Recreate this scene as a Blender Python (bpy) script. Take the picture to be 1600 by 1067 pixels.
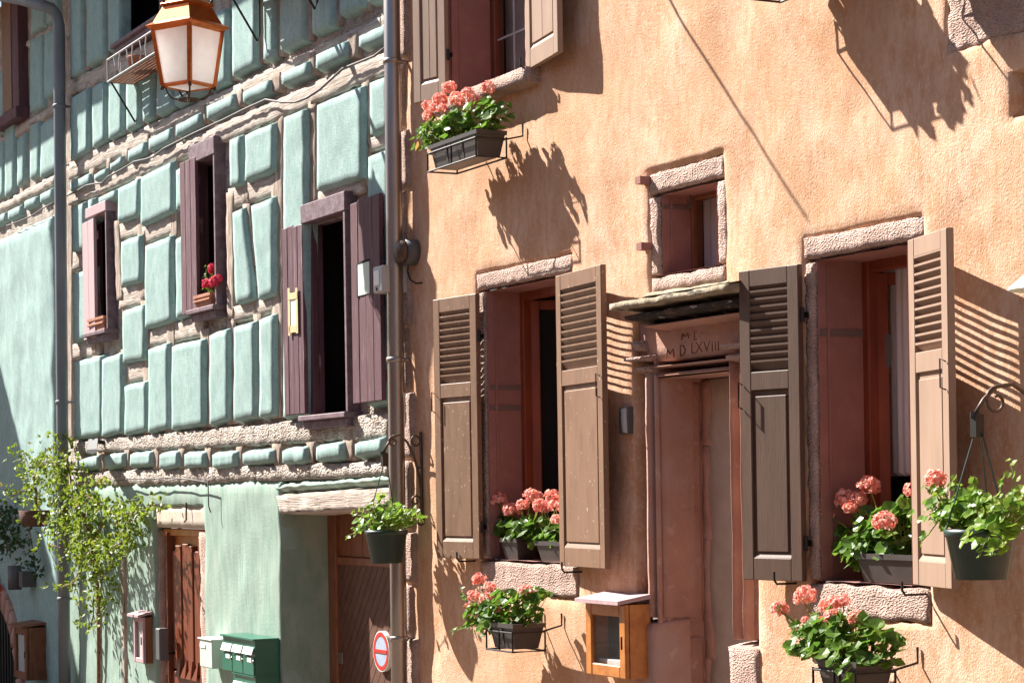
import bpy, math, random
from mathutils import Vector, Matrix, noise
R = math.radians
for o in list(bpy.data.objects): bpy.data.objects.remove(o, do_unlink=True)
SC = bpy.context.scene
COL = SC.collection

# ------------------------------------------------------------ camera
FPX = 3380.0
CAM = Vector((13.5, -5.97, 1.6))
TH, ROLL = R(26.7), R(0.9)
VIEW = Vector((-math.cos(TH), math.sin(TH), 0)); RIGHT = Vector((math.sin(TH), math.cos(TH), 0)); UP = Vector((0, 0, 1))
cam = bpy.data.cameras.new("camera"); camo = bpy.data.objects.new("camera", cam); COL.objects.link(camo)
ex = RIGHT * math.cos(ROLL) - UP * math.sin(ROLL); ey = RIGHT * math.sin(ROLL) + UP * math.cos(ROLL); ez = -VIEW
m = Matrix((ex, ey, ez)).transposed().to_4x4(); m.translation = CAM
camo.matrix_world = m
cam.sensor_width = 36; cam.lens = 36 * FPX / 1600; cam.shift_y = (762 - 533.5) / 1600
cam.clip_start = 0.1; cam.clip_end = 500
SC.camera = camo

# ------------------------------------------------------------ light
SUN = Vector((-1.9, -1.0, 2.0)).normalized()
w = bpy.data.worlds.new("World"); SC.world = w; w.use_nodes = True
nt = w.node_tree; bg = nt.nodes["Background"]; sky = nt.nodes.new("ShaderNodeTexSky")
sky.sky_type = 'NISHITA'; sky.sun_disc = False
sky.sun_elevation = math.asin(SUN.z); sky.sun_rotation = math.atan2(SUN.x, SUN.y) % (2 * math.pi)
nt.links.new(sky.outputs[0], bg.inputs[0]); bg.inputs[1].default_value = 0.05
sl = bpy.data.lights.new("sun", 'SUN'); sl.energy = 5.0; sl.angle = R(0.5); sl.color = (1, .945, .86)
so = bpy.data.objects.new("sun", sl); COL.objects.link(so)
so.rotation_euler = SUN.to_track_quat('Z', 'Y').to_euler(); so.location = (0, -8, 15)
SC.view_settings.view_transform = 'Standard'; SC.view_settings.look = 'None'
SC.view_settings.exposure = 1.6; SC.view_settings.gamma = 1.0
SC.cycles.max_bounces = 7; SC.cycles.transparent_max_bounces = 8

# ------------------------------------------------------------ geometry helpers
def W(u, v, y=0.0):
    """point of the plane Y=y seen in the survey photograph at u, v"""
    px, py = u - 800.0, v - 762.0
    a = px * math.cos(ROLL) - py * math.sin(ROLL); b = px * math.sin(ROLL) + py * math.cos(ROLL)
    d = VIEW + RIGHT * (a / FPX) - UP * (b / FPX)
    return CAM + d * ((y - CAM.y) / d.y)
def WX(u, v, y=0.0): return W(u, v, y).x
def WZ(u, v, y=0.0): return W(u, v, y).z
def nz(x, y, z): return noise.noise(Vector((x, y, z)))
def fb(x, y, z): return noise.fractal(Vector((x, y, z)), 1.0, 2.0, 4)

class MB:
    def __init__(s): s.v = []; s.f = []
    def add(s, vs, fs):
        o = len(s.v); s.v += [Vector(p) for p in vs]; s.f += [tuple(i + o for i in f) for f in fs]
    def quad(s, a, b, c, d): s.add([a, b, c, d], [(0, 1, 2, 3)])
    def box(s, x0, x1, y0, y1, z0, z1):
        s.hexa([(x0, y0, z0), (x1, y0, z0), (x1, y1, z0), (x0, y1, z0), (x0, y0, z1), (x1, y0, z1), (x1, y1, z1), (x0, y1, z1)])
    def hexa(s, p):
        s.add(p, [(0, 3, 2, 1), (4, 5, 6, 7), (0, 1, 5, 4), (1, 2, 6, 5), (2, 3, 7, 6), (3, 0, 4, 7)])
    def lbox(s, T, x0, x1, y0, y1, z0, z1, bev=0.0):
        """box in a local frame T(x,y,z)->world with an optional chamfer on the -y (front) face"""
        b = bev
        if b <= 0:
            s.hexa([T(*q) for q in [(x0, y0, z0), (x1, y0, z0), (x1, y1, z0), (x0, y1, z0), (x0, y0, z1), (x1, y0, z1), (x1, y1, z1), (x0, y1, z1)]])
            return
        pts = []
        for (yy, i) in ((y0, b), (y0 + b, 0), (y1 - b, 0), (y1, b)):
            pts += [T(x0 + i, yy, z0 + i), T(x1 - i, yy, z0 + i), T(x1 - i, yy, z1 - i), T(x0 + i, yy, z1 - i)]
        fs = [(0, 1, 2, 3), (15, 14, 13, 12)]
        for k in range(3):
            for i in range(4):
                a, c = 4 * k + i, 4 * k + (i + 1) % 4
                fs.append((c, a, a + 4, c + 4))
        s.add(pts, fs)
    def tube(s, pts, r, n=6, caps=True):
        pts = [Vector(p) for p in pts]; rs = r if isinstance(r, (list, tuple)) else [r] * len(pts)
        vs = []; fs = []; t0 = (pts[1] - pts[0]).normalized()
        ref = Vector((0, 0, 1)) if abs(t0.z) < .9 else Vector((1, 0, 0))
        u = t0.cross(ref).normalized()
        for i, p in enumerate(pts):
            t = (pts[min(i + 1, len(pts) - 1)] - pts[max(i - 1, 0)])
            if t.length < 1e-9: t = t0
            t = t.normalized(); u = (u - t * u.dot(t)); u = u.normalized() if u.length > 1e-6 else t.orthogonal().normalized()
            q = t.cross(u)
            for k in range(n):
                a = 2 * math.pi * k / n
                vs.append(p + (u * math.cos(a) + q * math.sin(a)) * rs[i])
        for i in range(len(pts) - 1):
            for k in range(n):
                fs.append((i * n + k, i * n + (k + 1) % n, (i + 1) * n + (k + 1) % n, (i + 1) * n + k))
        if caps: fs.append(tuple(reversed(range(n)))); fs.append(tuple((len(pts) - 1) * n + k for k in range(n)))
        s.add(vs, fs)
    def lathe(s, prof, c, n=24, sq=None):
        """prof: (radius, z) list revolved about the vertical through c"""
        vs = []; fs = []
        for (r, z) in prof:
            for k in range(n):
                a = 2 * math.pi * k / n
                vs.append((c[0] + r * math.cos(a), c[1] + r * math.sin(a), c[2] + z))
        for i in range(len(prof) - 1):
            for k in range(n):
                fs.append((i * n + k, i * n + (k + 1) % n, (i + 1) * n + (k + 1) % n, (i + 1) * n + k))
        s.add(vs, fs)
    def slab(s, q, yb, yf, bev=.012, step=.06, amp=0., freq=6., wob=0., wf=5., sq=3.2, seed=0.):
        """cushion-like slab: q = TL,TR,BR,BL as (x,z) in the wall plane, back at yb, face at yf"""
        TL, TR, BR, BL = [Vector((p[0], p[1])) for p in q]
        def nodes(L):
            b = min(bev, L * .45); ns = [0, .06 * b, .25 * b, .55 * b, b]
            k = max(1, int((L - 2 * b) / step))
            mid = [b + (L - 2 * b) * i / k for i in range(1, k)]
            r = ns + mid + [L - t for t in reversed(ns)]
            return [t / L for t in r], b
        Lx = ((TR - TL).length + (BR - BL).length) / 2; Lz = ((BL - TL).length + (BR - TR).length) / 2
        us, bx = nodes(max(Lx, .004)); vs_, bz = nodes(max(Lz, .004))
        vs = []
        for t in vs_:
            for a in us:
                p = (TL.lerp(TR, a)).lerp(BL.lerp(BR, a), t)
                tx = min(1, min(a, 1 - a) * Lx / bx); tz = min(1, min(t, 1 - t) * Lz / bz)
                k = 1 - min(1, ((1 - tx) ** sq + (1 - tz) ** sq) ** (1 / sq))
                h = max(0, 1 - (1 - k) ** 1.55)
                y = yb + (yf - yb) * h
                if amp: y += amp * fb(p.x * freq, seed, p.y * freq) * (0.3 + .7 * h)
                x, z = p.x, p.y
                if wob:
                    x += wob * nz(p.x * wf, 3.1 + seed, p.y * wf); z += wob * nz(p.x * wf, 9.7 + seed, p.y * wf)
                vs.append((x, y, z))
        n = len(us)
        fs = [(j * n + i, (j + 1) * n + i, (j + 1) * n + i + 1, j * n + i + 1) for j in range(len(vs_) - 1) for i in range(n - 1)]
        s.add(vs, fs)
    def sheet(s, x0, x1, z0, z1, y, holes=(), step=.07, amp=.006, freq=2.5, wob=.006, depth=.06, rnd=.02, top_round=False):
        def cuts(a, b, hs):
            c = {a, b}
            for h in hs:
                for e in h:
                    for d in (-rnd, 0, rnd):
                        if a < e + d < b: c.add(e + d)
            c = sorted(c); out = [c[0]]
            for p in c[1:]:
                g = p - out[-1]
                if g < 1e-4: continue
                k = max(1, int(math.ceil(g / step))); q = out[-1]
                out += [q + g * i / k for i in range(1, k)] + [p]
            return out
        xs = cuts(x0, x1, [(h[0], h[1]) for h in holes]); zs = cuts(z0, z1, [(h[2], h[3]) for h in holes])
        def inh(cx, cz): return any(h[0] < cx < h[1] and h[2] < cz < h[3] for h in holes)
        def pos(x, z):
            yy = y + amp * fb(x * freq, 0, z * freq); e = 9
            for h in holes:
                dx = max(h[0] - x, 0, x - h[1]); dz = max(h[2] - z, 0, z - h[3]); e = min(e, math.hypot(dx, dz))
            if e < rnd * .9: yy += .012
            if top_round and z1 - z < .05: yy += .03 * (1 - (z1 - z) / .05) ** 2
            return Vector((x + wob * nz(x * 6, 1, z * 6), yy, z + wob * nz(x * 6, 5, z * 6)))
        idx = {}
        def vid(i, j):
            if (i, j) not in idx: idx[(i, j)] = len(s.v); s.v.append(pos(xs[i], zs[j]))
            return idx[(i, j)]
        solid = lambda i, j: 0 <= i < len(xs) - 1 and 0 <= j < len(zs) - 1 and not inh((xs[i] + xs[i + 1]) / 2, (zs[j] + zs[j + 1]) / 2)
        for i in range(len(xs) - 1):
            for j in range(len(zs) - 1):
                if not solid(i, j): continue
                s.f.append((vid(i, j), vid(i + 1, j), vid(i + 1, j + 1), vid(i, j + 1)))
                for (di, dj, a, b) in ((-1, 0, (i, j + 1), (i, j)), (1, 0, (i + 1, j), (i + 1, j + 1)), (0, -1, (i, j), (i + 1, j)), (0, 1, (i + 1, j + 1), (i, j + 1))):
                    if not solid(i + di, j + dj):
                        A, B = vid(*a), vid(*b); pa, pb = s.v[A], s.v[B]
                        o = len(s.v); s.v += [pa + Vector((0, depth, 0)), pb + Vector((0, depth, 0))]
                        s.f.append((B, A, o, o + 1))

ORG = {}
def thing(name, label, cat, loc=(0, 0, 0), group=None):
    o = bpy.data.objects.new(name, None); COL.objects.link(o); o.location = loc; o.empty_display_size = .1
    o['label'] = label; o['category'] = cat
    if group: o['group'] = group
    ORG[o] = Vector(loc); return o
def obj(name, mb, mat, parent=None, smooth=False, label=None):
    me = bpy.data.meshes.new(name)
    org = ORG.get(parent, Vector((0, 0, 0)))
    if parent is None and mb.v:
        c = Vector((0, 0, 0))
        for p in mb.v: c += p
        org = c / len(mb.v); org.z = min(p.z for p in mb.v)
    me.from_pydata([tuple(p - org) for p in mb.v], [], mb.f); me.update()
    if smooth:
        me.polygons.foreach_set('use_smooth', [True] * len(me.polygons))
    for mm in (mat if isinstance(mat, (list, tuple)) else [mat]): me.materials.append(mm)
    o = bpy.data.objects.new(name, me); COL.objects.link(o)
    ORG[o] = org
    if parent is not None: o.parent = parent
    else: o.location = org
    if label: o['label'] = label
    return o
def tag(o, label, cat, group=None):
    o['label'] = label; o['category'] = cat
    if group: o['group'] = group
    return o
def struct(name, mb, mat):
    o = obj(name, mb, mat); o['kind'] = 'structure'; return o

# ------------------------------------------------------------ materials
MATS = {}
def M(name, c1, c2=None, sc=5., st=(1, 1, 1), rough=.8, bump=0., bsc=60., bst=(1, 1, 1), bd=.01, metal=0., c3=None, sc3=1.3, st3=(1, 1, 1), lo=.35, hi=.65, lo3=.5, hi3=.7, trans=0., spec=.3, vor=0., c4=None, sc4=40., st4=(1, 1, 1), lo4=.5, hi4=.7, f4=1., c5=None, sc5=1., st5=(1, 1, 1)):
    mt = bpy.data.materials.new(name); mt.use_nodes = True; n = mt.node_tree.nodes; L = mt.node_tree.links
    b = n["Principled BSDF"]; b.inputs['Roughness'].default_value = rough; b.inputs['Metallic'].default_value = metal
    b.inputs['Specular IOR Level'].default_value = spec
    b.inputs['Base Color'].default_value = (*c1, 1)
    geo = n.new("ShaderNodeNewGeometry")
    def mapped(s):
        mp = n.new("ShaderNodeMapping"); mp.inputs['Scale'].default_value = s; L.new(geo.outputs['Position'], mp.inputs['Vector']); return mp.outputs[0]
    def nse(vec, scale, det=5., rg=.55):
        t = n.new("ShaderNodeTexNoise"); t.inputs['Scale'].default_value = scale; t.inputs['Detail'].default_value = det; t.inputs['Roughness'].default_value = rg
        L.new(vec, t.inputs['Vector']); return t.outputs['Fac']
    def rng(v, a, c):
        r = n.new("ShaderNodeMapRange"); r.inputs['From Min'].default_value = a; r.inputs['From Max'].default_value = c; L.new(v, r.inputs['Value']); return r.outputs[0]
    def mix(f, A, B):
        x = n.new("ShaderNodeMix"); x.data_type = 'RGBA'; L.new(f, x.inputs['Factor'])
        for s_, k in ((A, 6), (B, 7)):
            if isinstance(s_, tuple): x.inputs[k].default_value = (*s_, 1)
            else: L.new(s_, x.inputs[k])
        return x.outputs[2]
    col = None
    if c2: col = mix(rng(nse(mapped(st), sc), lo, hi), c1, c2)
    if c3: col = mix(rng(nse(mapped(st3), sc3), lo3, hi3), col if col else c1, c3)
    if c4:
        r4 = rng(nse(mapped(st4), sc4), lo4, hi4); m4 = n.new("ShaderNodeMath"); m4.operation = 'MULTIPLY'; m4.inputs[1].default_value = f4; m4.use_clamp = True; L.new(r4, m4.inputs[0])
        col = mix(m4.outputs[0], col, c4)
    if c5:
        r5 = rng(nse(mapped(st5), sc5, 3.), .42, .68); m5 = n.new("ShaderNodeMath"); m5.operation = 'MULTIPLY'; m5.inputs[1].default_value = .6; L.new(r5, m5.inputs[0])
        col = mix(m5.outputs[0], col, c5)
    if col: L.new(col, b.inputs['Base Color'])
    if bump:
        h = nse(mapped(bst), bsc, 6., .62)
        if vor:
            vt = n.new("ShaderNodeTexVoronoi"); vt.inputs['Scale'].default_value = bsc * vor; L.new(mapped(bst), vt.inputs['Vector'])
            ad = n.new("ShaderNodeMath"); ad.operation = 'ADD'; L.new(h, ad.inputs[0]); L.new(vt.outputs['Distance'], ad.inputs[1]); h = ad.outputs[0]
        bp = n.new("ShaderNodeBump"); bp.inputs['Strength'].default_value = bump; bp.inputs['Distance'].default_value = bd
        L.new(h, bp.inputs['Height']); L.new(bp.outputs[0], b.inputs['Normal'])
    if trans:
        out = n["Material Output"]; tr = n.new("ShaderNodeBsdfTranslucent"); ms = n.new("ShaderNodeMixShader"); ms.inputs[0].default_value = trans
        if col: L.new(col, tr.inputs['Color'])
        else: tr.inputs['Color'].default_value = (*c1, 1)
        L.new(b.outputs[0], ms.inputs[1]); L.new(tr.outputs[0], ms.inputs[2]); L.new(ms.outputs[0], out.inputs[0])
    MATS[name] = mt; return mt

M_orange = M("ochre_stucco", (.56, .318, .193), (.73, .50, .362), sc=2.6, st=(1.3, 1, .8), rough=.92, bump=.75, bsc=105, bst=(1, 1, .8), bd=.010, c3=(.55, .275, .145), sc3=11, st3=(1.8, 1, .7), lo3=.45, hi3=.72, lo=.36, hi=.64, c4=(.78, .58, .44), sc4=34, st4=(1.5, 1, .9), lo4=.52, hi4=.68, f4=.55, c5=(.50, .265, .135), sc5=.9, st5=(1, 1, .8))
M_green = M("green_stucco", (.25, .37, .352), (.32, .445, .427), sc=7, st=(1.5, 1, 1), rough=.93, bump=.6, bsc=95, bst=(1.1, 1, .8), bd=.009, c3=(.215, .33, .312), sc3=20, st3=(2, 1, .8), lo3=.5, hi3=.7, c4=(.40, .52, .50), sc4=45, lo4=.55, hi4=.7, f4=.5)
M_green2 = M("sage_stucco", (.235, .335, .28), (.31, .405, .35), sc=5, st=(2.5, 1, .7), rough=.92, bump=.5, bsc=80, bst=(1.2, 1, .6), bd=.010, c3=(.195, .295, .24), sc3=9, st3=(3, 1, .4), lo3=.5, hi3=.75, c4=(.42, .40, .33), sc4=1.6, st4=(3, 1, .25), lo4=.56, hi4=.7, f4=.5)
M_beam = M("weathered_oak_beam", (.50, .425, .37), (.36, .285, .235), sc=7, st=(.5, 1, 6), rough=.92, bump=1., bsc=20, bst=(.25, 1, 4.5), bd=.02, c3=(.62, .55, .49), sc3=9, st3=(.6, 1, 2), lo3=.5, hi3=.7, lo=.42, hi=.72, c4=(.10, .075, .06), sc4=9, st4=(.35, 1, 7), lo4=.64, hi4=.67)
M_post = M("weathered_oak_post", (.39, .305, .25), (.25, .185, .14), sc=10, st=(6, 1, .5), rough=.92, bump=1., bsc=24, bst=(4, 1, .25), bd=.018, c3=(.56, .48, .42), sc3=8, st3=(2, 1, .6), lo3=.5, hi3=.7, lo=.42, hi=.7, c4=(.09, .06, .045), sc4=9, st4=(7, 1, .35), lo4=.62, hi4=.66)
M_mortar = M("rough_mortar", (.50, .425, .37), (.38, .31, .26), sc=14, rough=.95, bump=1., bsc=38, bst=(.8, 1, 1.4), bd=.035, c3=(.70, .62, .55), sc3=6, lo3=.45, hi3=.65, vor=1.2, lo=.45, hi=.7)
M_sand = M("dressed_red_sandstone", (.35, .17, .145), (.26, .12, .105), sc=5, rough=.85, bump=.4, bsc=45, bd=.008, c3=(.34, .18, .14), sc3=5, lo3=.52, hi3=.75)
M_door_sand = M("ochre_red_sandstone", (.47, .265, .20), (.37, .205, .16), sc=4, rough=.9, bump=.5, bsc=50, bd=.010, c3=(.44, .29, .25), sc3=2.5, lo3=.48, hi3=.68, c4=(.58, .41, .34), sc4=14, lo4=.6, hi4=.72, f4=.6)
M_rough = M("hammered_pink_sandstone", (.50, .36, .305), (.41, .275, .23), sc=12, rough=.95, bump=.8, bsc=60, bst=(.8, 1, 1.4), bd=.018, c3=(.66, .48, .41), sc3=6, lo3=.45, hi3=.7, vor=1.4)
M_joint = M("grey_jamb_joint", (.17, .12, .105), rough=.95)
M_pale = M("pale_limestone", (.56, .48, .40), (.48, .40, .33), sc=6, rough=.9, bump=.4, bsc=40, bd=.008)
M_cornice = M("lichened_cornice_stone", (.42, .35, .25), (.26, .21, .15), sc=14, rough=.95, bump=.8, bsc=30, bd=.02, c3=(.05, .045, .04), sc3=9, st3=(.7, 1, 3), lo3=.58, hi3=.66)
M_black = M("black_streaked_stone", (.03, .027, .024), (.12, .08, .06), sc=12, st=(1, 1, 2), rough=.95, bump=1., bsc=34, bd=.02, lo=.45, hi=.65, c4=(.50, .44, .36), sc4=12, st4=(.6, 1, 3), lo4=.60, hi4=.63)  # near-black stone with browner patches and pale streaks
M_mort2 = M("grey_mortar_infill", (.50, .41, .34), (.42, .33, .27), sc=6, rough=.95, bump=.4, bsc=40, bd=.01, c3=(.20, .12, .09), sc3=5, lo3=.68, hi3=.72)
M_shut = M("brown_shutter_paint", (.222, .128, .080), (.19, .108, .066), sc=5, st=(3, 1, .6), rough=.5, bump=.15, bsc=50, bst=(3, 1, .2), bd=.006, spec=.4, c3=(.165, .092, .055), sc3=9, st3=(2, 1, .5), c4=(.42, .32, .24), sc4=36, lo4=.655, hi4=.70)
M_shutd = M("shaded_brown_shutter_paint", (.118, .068, .048), (.096, .055, .038), sc=5, st=(3, 1, .6), rough=.55, bump=.25, bsc=50, bst=(3, 1, .2), bd=.006, c3=(.38, .3, .25), sc3=40, lo3=.74, hi3=.77, spec=.4)  # darker copy of the brown: shade on the turned-away shutter, plus pale chips
M_shutl = M("light_brown_shutter_paint", (.33, .225, .165), (.285, .19, .14), sc=5, st=(3, 1, .6), rough=.55, bump=.15, bsc=50, bst=(3, 1, .2), bd=.006)  # lighter copy of the shutter brown
M_purp = M("plum_shutter_paint", (.125, .06, .07), (.095, .043, .052), sc=10, st=(5, 1, .25), rough=.65, bump=.5, bsc=40, bst=(4, 1, .2), bd=.01, c3=(.36, .27, .27), sc3=16, st3=(6, 1, .2), lo3=.62, hi3=.72)
M_purp2 = M("worn_plum_shutter_paint", (.165, .088, .103), (.125, .066, .078), sc=10, st=(5, 1, .25), rough=.65, bump=.5, bsc=40, bst=(4, 1, .2), bd=.01, c3=(.40, .30, .31), sc3=16, st3=(6, 1, .2), lo3=.58, hi3=.7)
M_purpl = M("pale_plum_paint", (.50, .36, .37), (.40, .27, .29), sc=10, st=(5, 1, .3), rough=.7, bump=.4, bsc=40, bst=(3, 1, .3), bd=.008)  # lightened plum; the narrow window's sunlit boards are put into the colour
M_purpf = M("plum_frame_paint", (.13, .08, .095), (.21, .15, .17), sc=14, rough=.7, bump=.5, bsc=30, bd=.01)
M_wood = M("varnished_red_brown_wood", (.20, .05, .018), (.12, .03, .012), sc=8, st=(6, 1, .4), rough=.4, bump=.15, bsc=40, bst=(4, 1, .3), bd=.004, spec=.5)
M_case = M("varnished_orange_wood", (.50, .20, .05), (.38, .13, .03), sc=8, st=(2, 2, 2), rough=.4, bump=.1, bsc=40, bd=.004, spec=.5)
M_casedk = M("dark_varnished_wood", (.26, .10, .05), (.18, .07, .035), sc=8, st=(3, 3, 1), rough=.5)
M_frame = M("mahogany_window_frame", (.24, .055, .02), (.17, .035, .015), sc=6, st=(6, 1, .5), rough=.4, spec=.5)
M_garage = M("brown_garage_boards", (.14, .066, .043), (.10, .046, .03), sc=10, rough=.7, bump=.2, bsc=40, bd=.005)
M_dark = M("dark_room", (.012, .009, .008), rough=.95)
M_iron = M("black_iron", (.02, .017, .016), rough=.5, metal=.3, spec=.5)
M_rust = M("brown_iron", (.10, .07, .055), rough=.5, metal=.4)
M_zinc = M("weathered_zinc", (.40, .36, .335), (.31, .27, .25), sc=4, st=(4, 1, .4), rough=.36, metal=.85, spec=.5)
M_slate = M("grey_painted_pipe", (.20, .215, .24), (.155, .165, .185), sc=4, st=(4, 1, .4), rough=.5, spec=.4)
M_copper = M("lantern_copper_paint", (.70, .175, .03), (.54, .12, .02), sc=20, rough=.3, metal=.7, spec=.5)
M_copperd = M("lantern_dark_metal", (.10, .06, .045), rough=.4, metal=.6)
M_frost = M("frosted_lantern_glass", (.97, .96, .95), (.9, .89, .88), sc=12, rough=.5, trans=.8)
M_plast = M("dark_planter_plastic", (.045, .037, .035), (.06, .05, .047), sc=8, rough=.45, spec=.45)
M_plastg = M("dark_green_pot_plastic", (.012, .035, .03), (.02, .045, .038), sc=8, rough=.35, spec=.5)
M_terra = M("terracotta", (.42, .20, .13), (.33, .15, .09), sc=12, rough=.85, bump=.2, bsc=60, bd=.004)
M_basket = M("woven_wicker", (.17, .09, .06), (.08, .04, .03), sc=40, st=(1, 1, 3), rough=.9, bump=.8, bsc=60, bst=(1, 1, 3), bd=.01)
M_leaf = M("geranium_leaf", (.14, .26, .03), (.07, .155, .02), sc=14, rough=.38, trans=.5, spec=.4, c3=(.20, .30, .04), sc3=9, lo3=.55, hi3=.68)
M_leafb = M("bright_basket_leaf", (.21, .36, .04), (.12, .24, .025), sc=14, rough=.38, trans=.5, spec=.4, c3=(.28, .36, .06), sc3=9, lo3=.5, hi3=.65)
M_vine = M("vine_leaf", (.28, .36, .035), (.11, .18, .018), sc=16, rough=.5, trans=.5, spec=.5, c3=(.32, .24, .05), sc3=12, lo3=.58, hi3=.68)
M_ivy = M("dark_ivy_leaf", (.05, .10, .03), (.03, .07, .02), sc=10, rough=.45, trans=.3)
M_stem = M("green_stem", (.20, .27, .06), rough=.6, trans=.2)
M_bark = M("rusty_bark", (.26, .12, .065), (.15, .065, .04), sc=30, rough=.9, bump=.8, bsc=50, bd=.01)
M_petal = M("coral_petal", (.88, .27, .19), (.95, .60, .53), sc=45, rough=.6, trans=.35, lo=.38, hi=.6)
M_petald = M("crimson_petal", (.62, .03, .08), (.75, .08, .16), sc=30, rough=.6, trans=.3)
M_ochre = M("yellowed_leaf", (.62, .30, .04), rough=.6, trans=.3)
M_mail = M("green_mailbox_enamel", (.014, .125, .08), (.022, .155, .10), sc=3, rough=.28, spec=.5)
M_mailw = M("white_label_plate", (.72, .72, .70), rough=.4)
M_sage = M("pale_green_metal", (.52, .62, .55), rough=.45)
M_grey = M("light_grey_plastic", (.45, .46, .46), rough=.5)
M_greyd = M("dark_grey_metal", (.10, .10, .105), rough=.5)
M_paper = M("white_paper", (.80, .79, .76), (.70, .69, .66), sc=20, rough=.8)
M_tape = M("yellowed_tape", (.72, .56, .32), rough=.5)
M_curt = M("grey_net_curtain", (.70, .67, .66), (.55, .52, .52), sc=6, st=(8, 1, .2), rough=.9)
M_curtd = M("pale_room_curtain", (.48, .42, .37), (.36, .31, .27), sc=4, rough=.9)
M_red = M("red_sign_enamel", (.50, .045, .035), rough=.4)  # red darkened: partial shade on the sign put into the colour
M_blue = M("pale_blue_sign_enamel", (.30, .39, .52), (.40, .48, .58), sc=10, rough=.4)  # blue muted: the sign's partial shade is part of this colour
M_white = M("white_enamel", (.82, .82, .80), rough=.5)
M_cut = M("carved_shadowed_stone", (.17, .085, .065), rough=.95)
M_ground = M("sunlit_street_setts", (.17, .13, .105), (.13, .10, .08), sc=6, rough=.9, bump=.6, bsc=9, bd=.03, vor=1.)
M_opp = M("rose_plaster", (.62, .40, .30), (.56, .35, .26), sc=2, rough=.9)
M_tile = M("clay_roof_tiles", (.30, .12, .07), (.22, .08, .05), sc=12, rough=.9, bump=.6, bsc=10, bd=.03)
M_cable = M("grey_cable", (.10, .09, .09), rough=.6)
def glass_mat():
    mt = bpy.data.materials.new("window_glass"); mt.use_nodes = True; b = mt.node_tree.nodes["Principled BSDF"]
    b.inputs['Base Color'].default_value = (.03, .035, .035, 1); b.inputs['Roughness'].default_value = .03; b.inputs['Alpha'].default_value = .13
    b.inputs['Specular IOR Level'].default_value = .6
    return mt
M_glass = glass_mat()

# ------------------------------------------------------------ ground and far side of the street
GZ = -0.6
mb = MB(); mb.quad((-150, -150, GZ), (150, -150, GZ), (150, 150, GZ), (-150, 150, GZ)); struct("ground", mb, M_ground)

HO = thing("stuccoed_house", "ochre orange stuccoed house with brown louvred shutters and carved stone doorway", "house", (0, 0, GZ))
HM = thing("timbered_house", "turquoise green half-timbered house with bulging plaster panels between the two drainpipes", "house", (-4.5, 0, GZ))
HL = thing("corner_house", "green plastered house beyond the grey drainpipe at the left edge of the photo", "house", (-9.6, 0, GZ))

def px_quad(q, y): return [(WX(u, v, y), WZ(u, v, y)) for (u, v) in q]
def tube_px(pts, r, n=6):
    t = MB(); t.tube([W(u, v, y) for (u, v, y) in pts], r, n); return t

# ------------------------------------------------------------ ORANGE HOUSE
XR = 9.0
def rect(uL, vT, vB, uR, y=0.0):
    vm = (vT + vB) / 2
    return [WX(uL, vm, y), WX(uR, vm - 10, y), WZ(uL, vB, y), WZ(uL, vT, y)]
oL_out, oL = rect(747, 428, 922, 897), rect(758, 453, 874, 868)
oR_out, oR = rect(1259, 372, 960, 1447), rect(1273, 404, 908, 1418)
oS_out, oS = rect(1015, 272, 460, 1131), rect(1028, 303, 431, 1117)
oD_out = rect(996, 500, 1500, 1185); oD_out[2] = GZ
oD = rect(1024, 590, 1500, 1142); oD[2] = GZ + .2
oT_out, oT = rect(690, -420, 178, 838), rect(697, -400, 160, 816)
oU_out = rect(1476, -420, 84, 1620)
oN = rect(1579, 112, 186, 1650)
W_or = MB(); W_or.sheet(0.0, XR, GZ, 7.6, 0, [oL_out, oR_out, oS_out, oD_out, oT_out, oU_out, oN], step=.06, amp=.012, freq=2.2, wob=.012, depth=.09, rnd=.025)
W_or.quad((0, 0.0, GZ), (0, 0, 7.6), (0, .3, 7.6), (0, .3, GZ))
obj("wall", W_or, M_orange, HO, True)
# roof and eave above the frame
rf = MB(); rf.hexa([(-.0, -.45, 7.55), (XR, -.45, 7.55), (XR, 4, 10.6), (0, 4, 10.6), (0, -.45, 7.67), (XR, -.45, 7.67), (XR, 4, 10.72), (0, 4, 10.72)]); obj("roof", rf, M_tile, HO)
# rough quoins at the corner behind the drainpipe
qn = MB(); zc = GZ; k = 0
rng = random.Random(4)
while zc < 7.5:
    hgt = rng.uniform(.32, .5); wd = (.13 if k % 2 else .21) + rng.uniform(-.02, .02)
    qn.slab([(-.015, zc + hgt), (wd, zc + hgt), (wd, zc), (-.015, zc)], .03, -.022 - rng.uniform(0, .008), bev=.02, step=.04, amp=.007, freq=14, wob=.014, wf=5); zc += hgt + .002; k += 1
obj("corner_quoin", qn, M_rough, HO, True)

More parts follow.
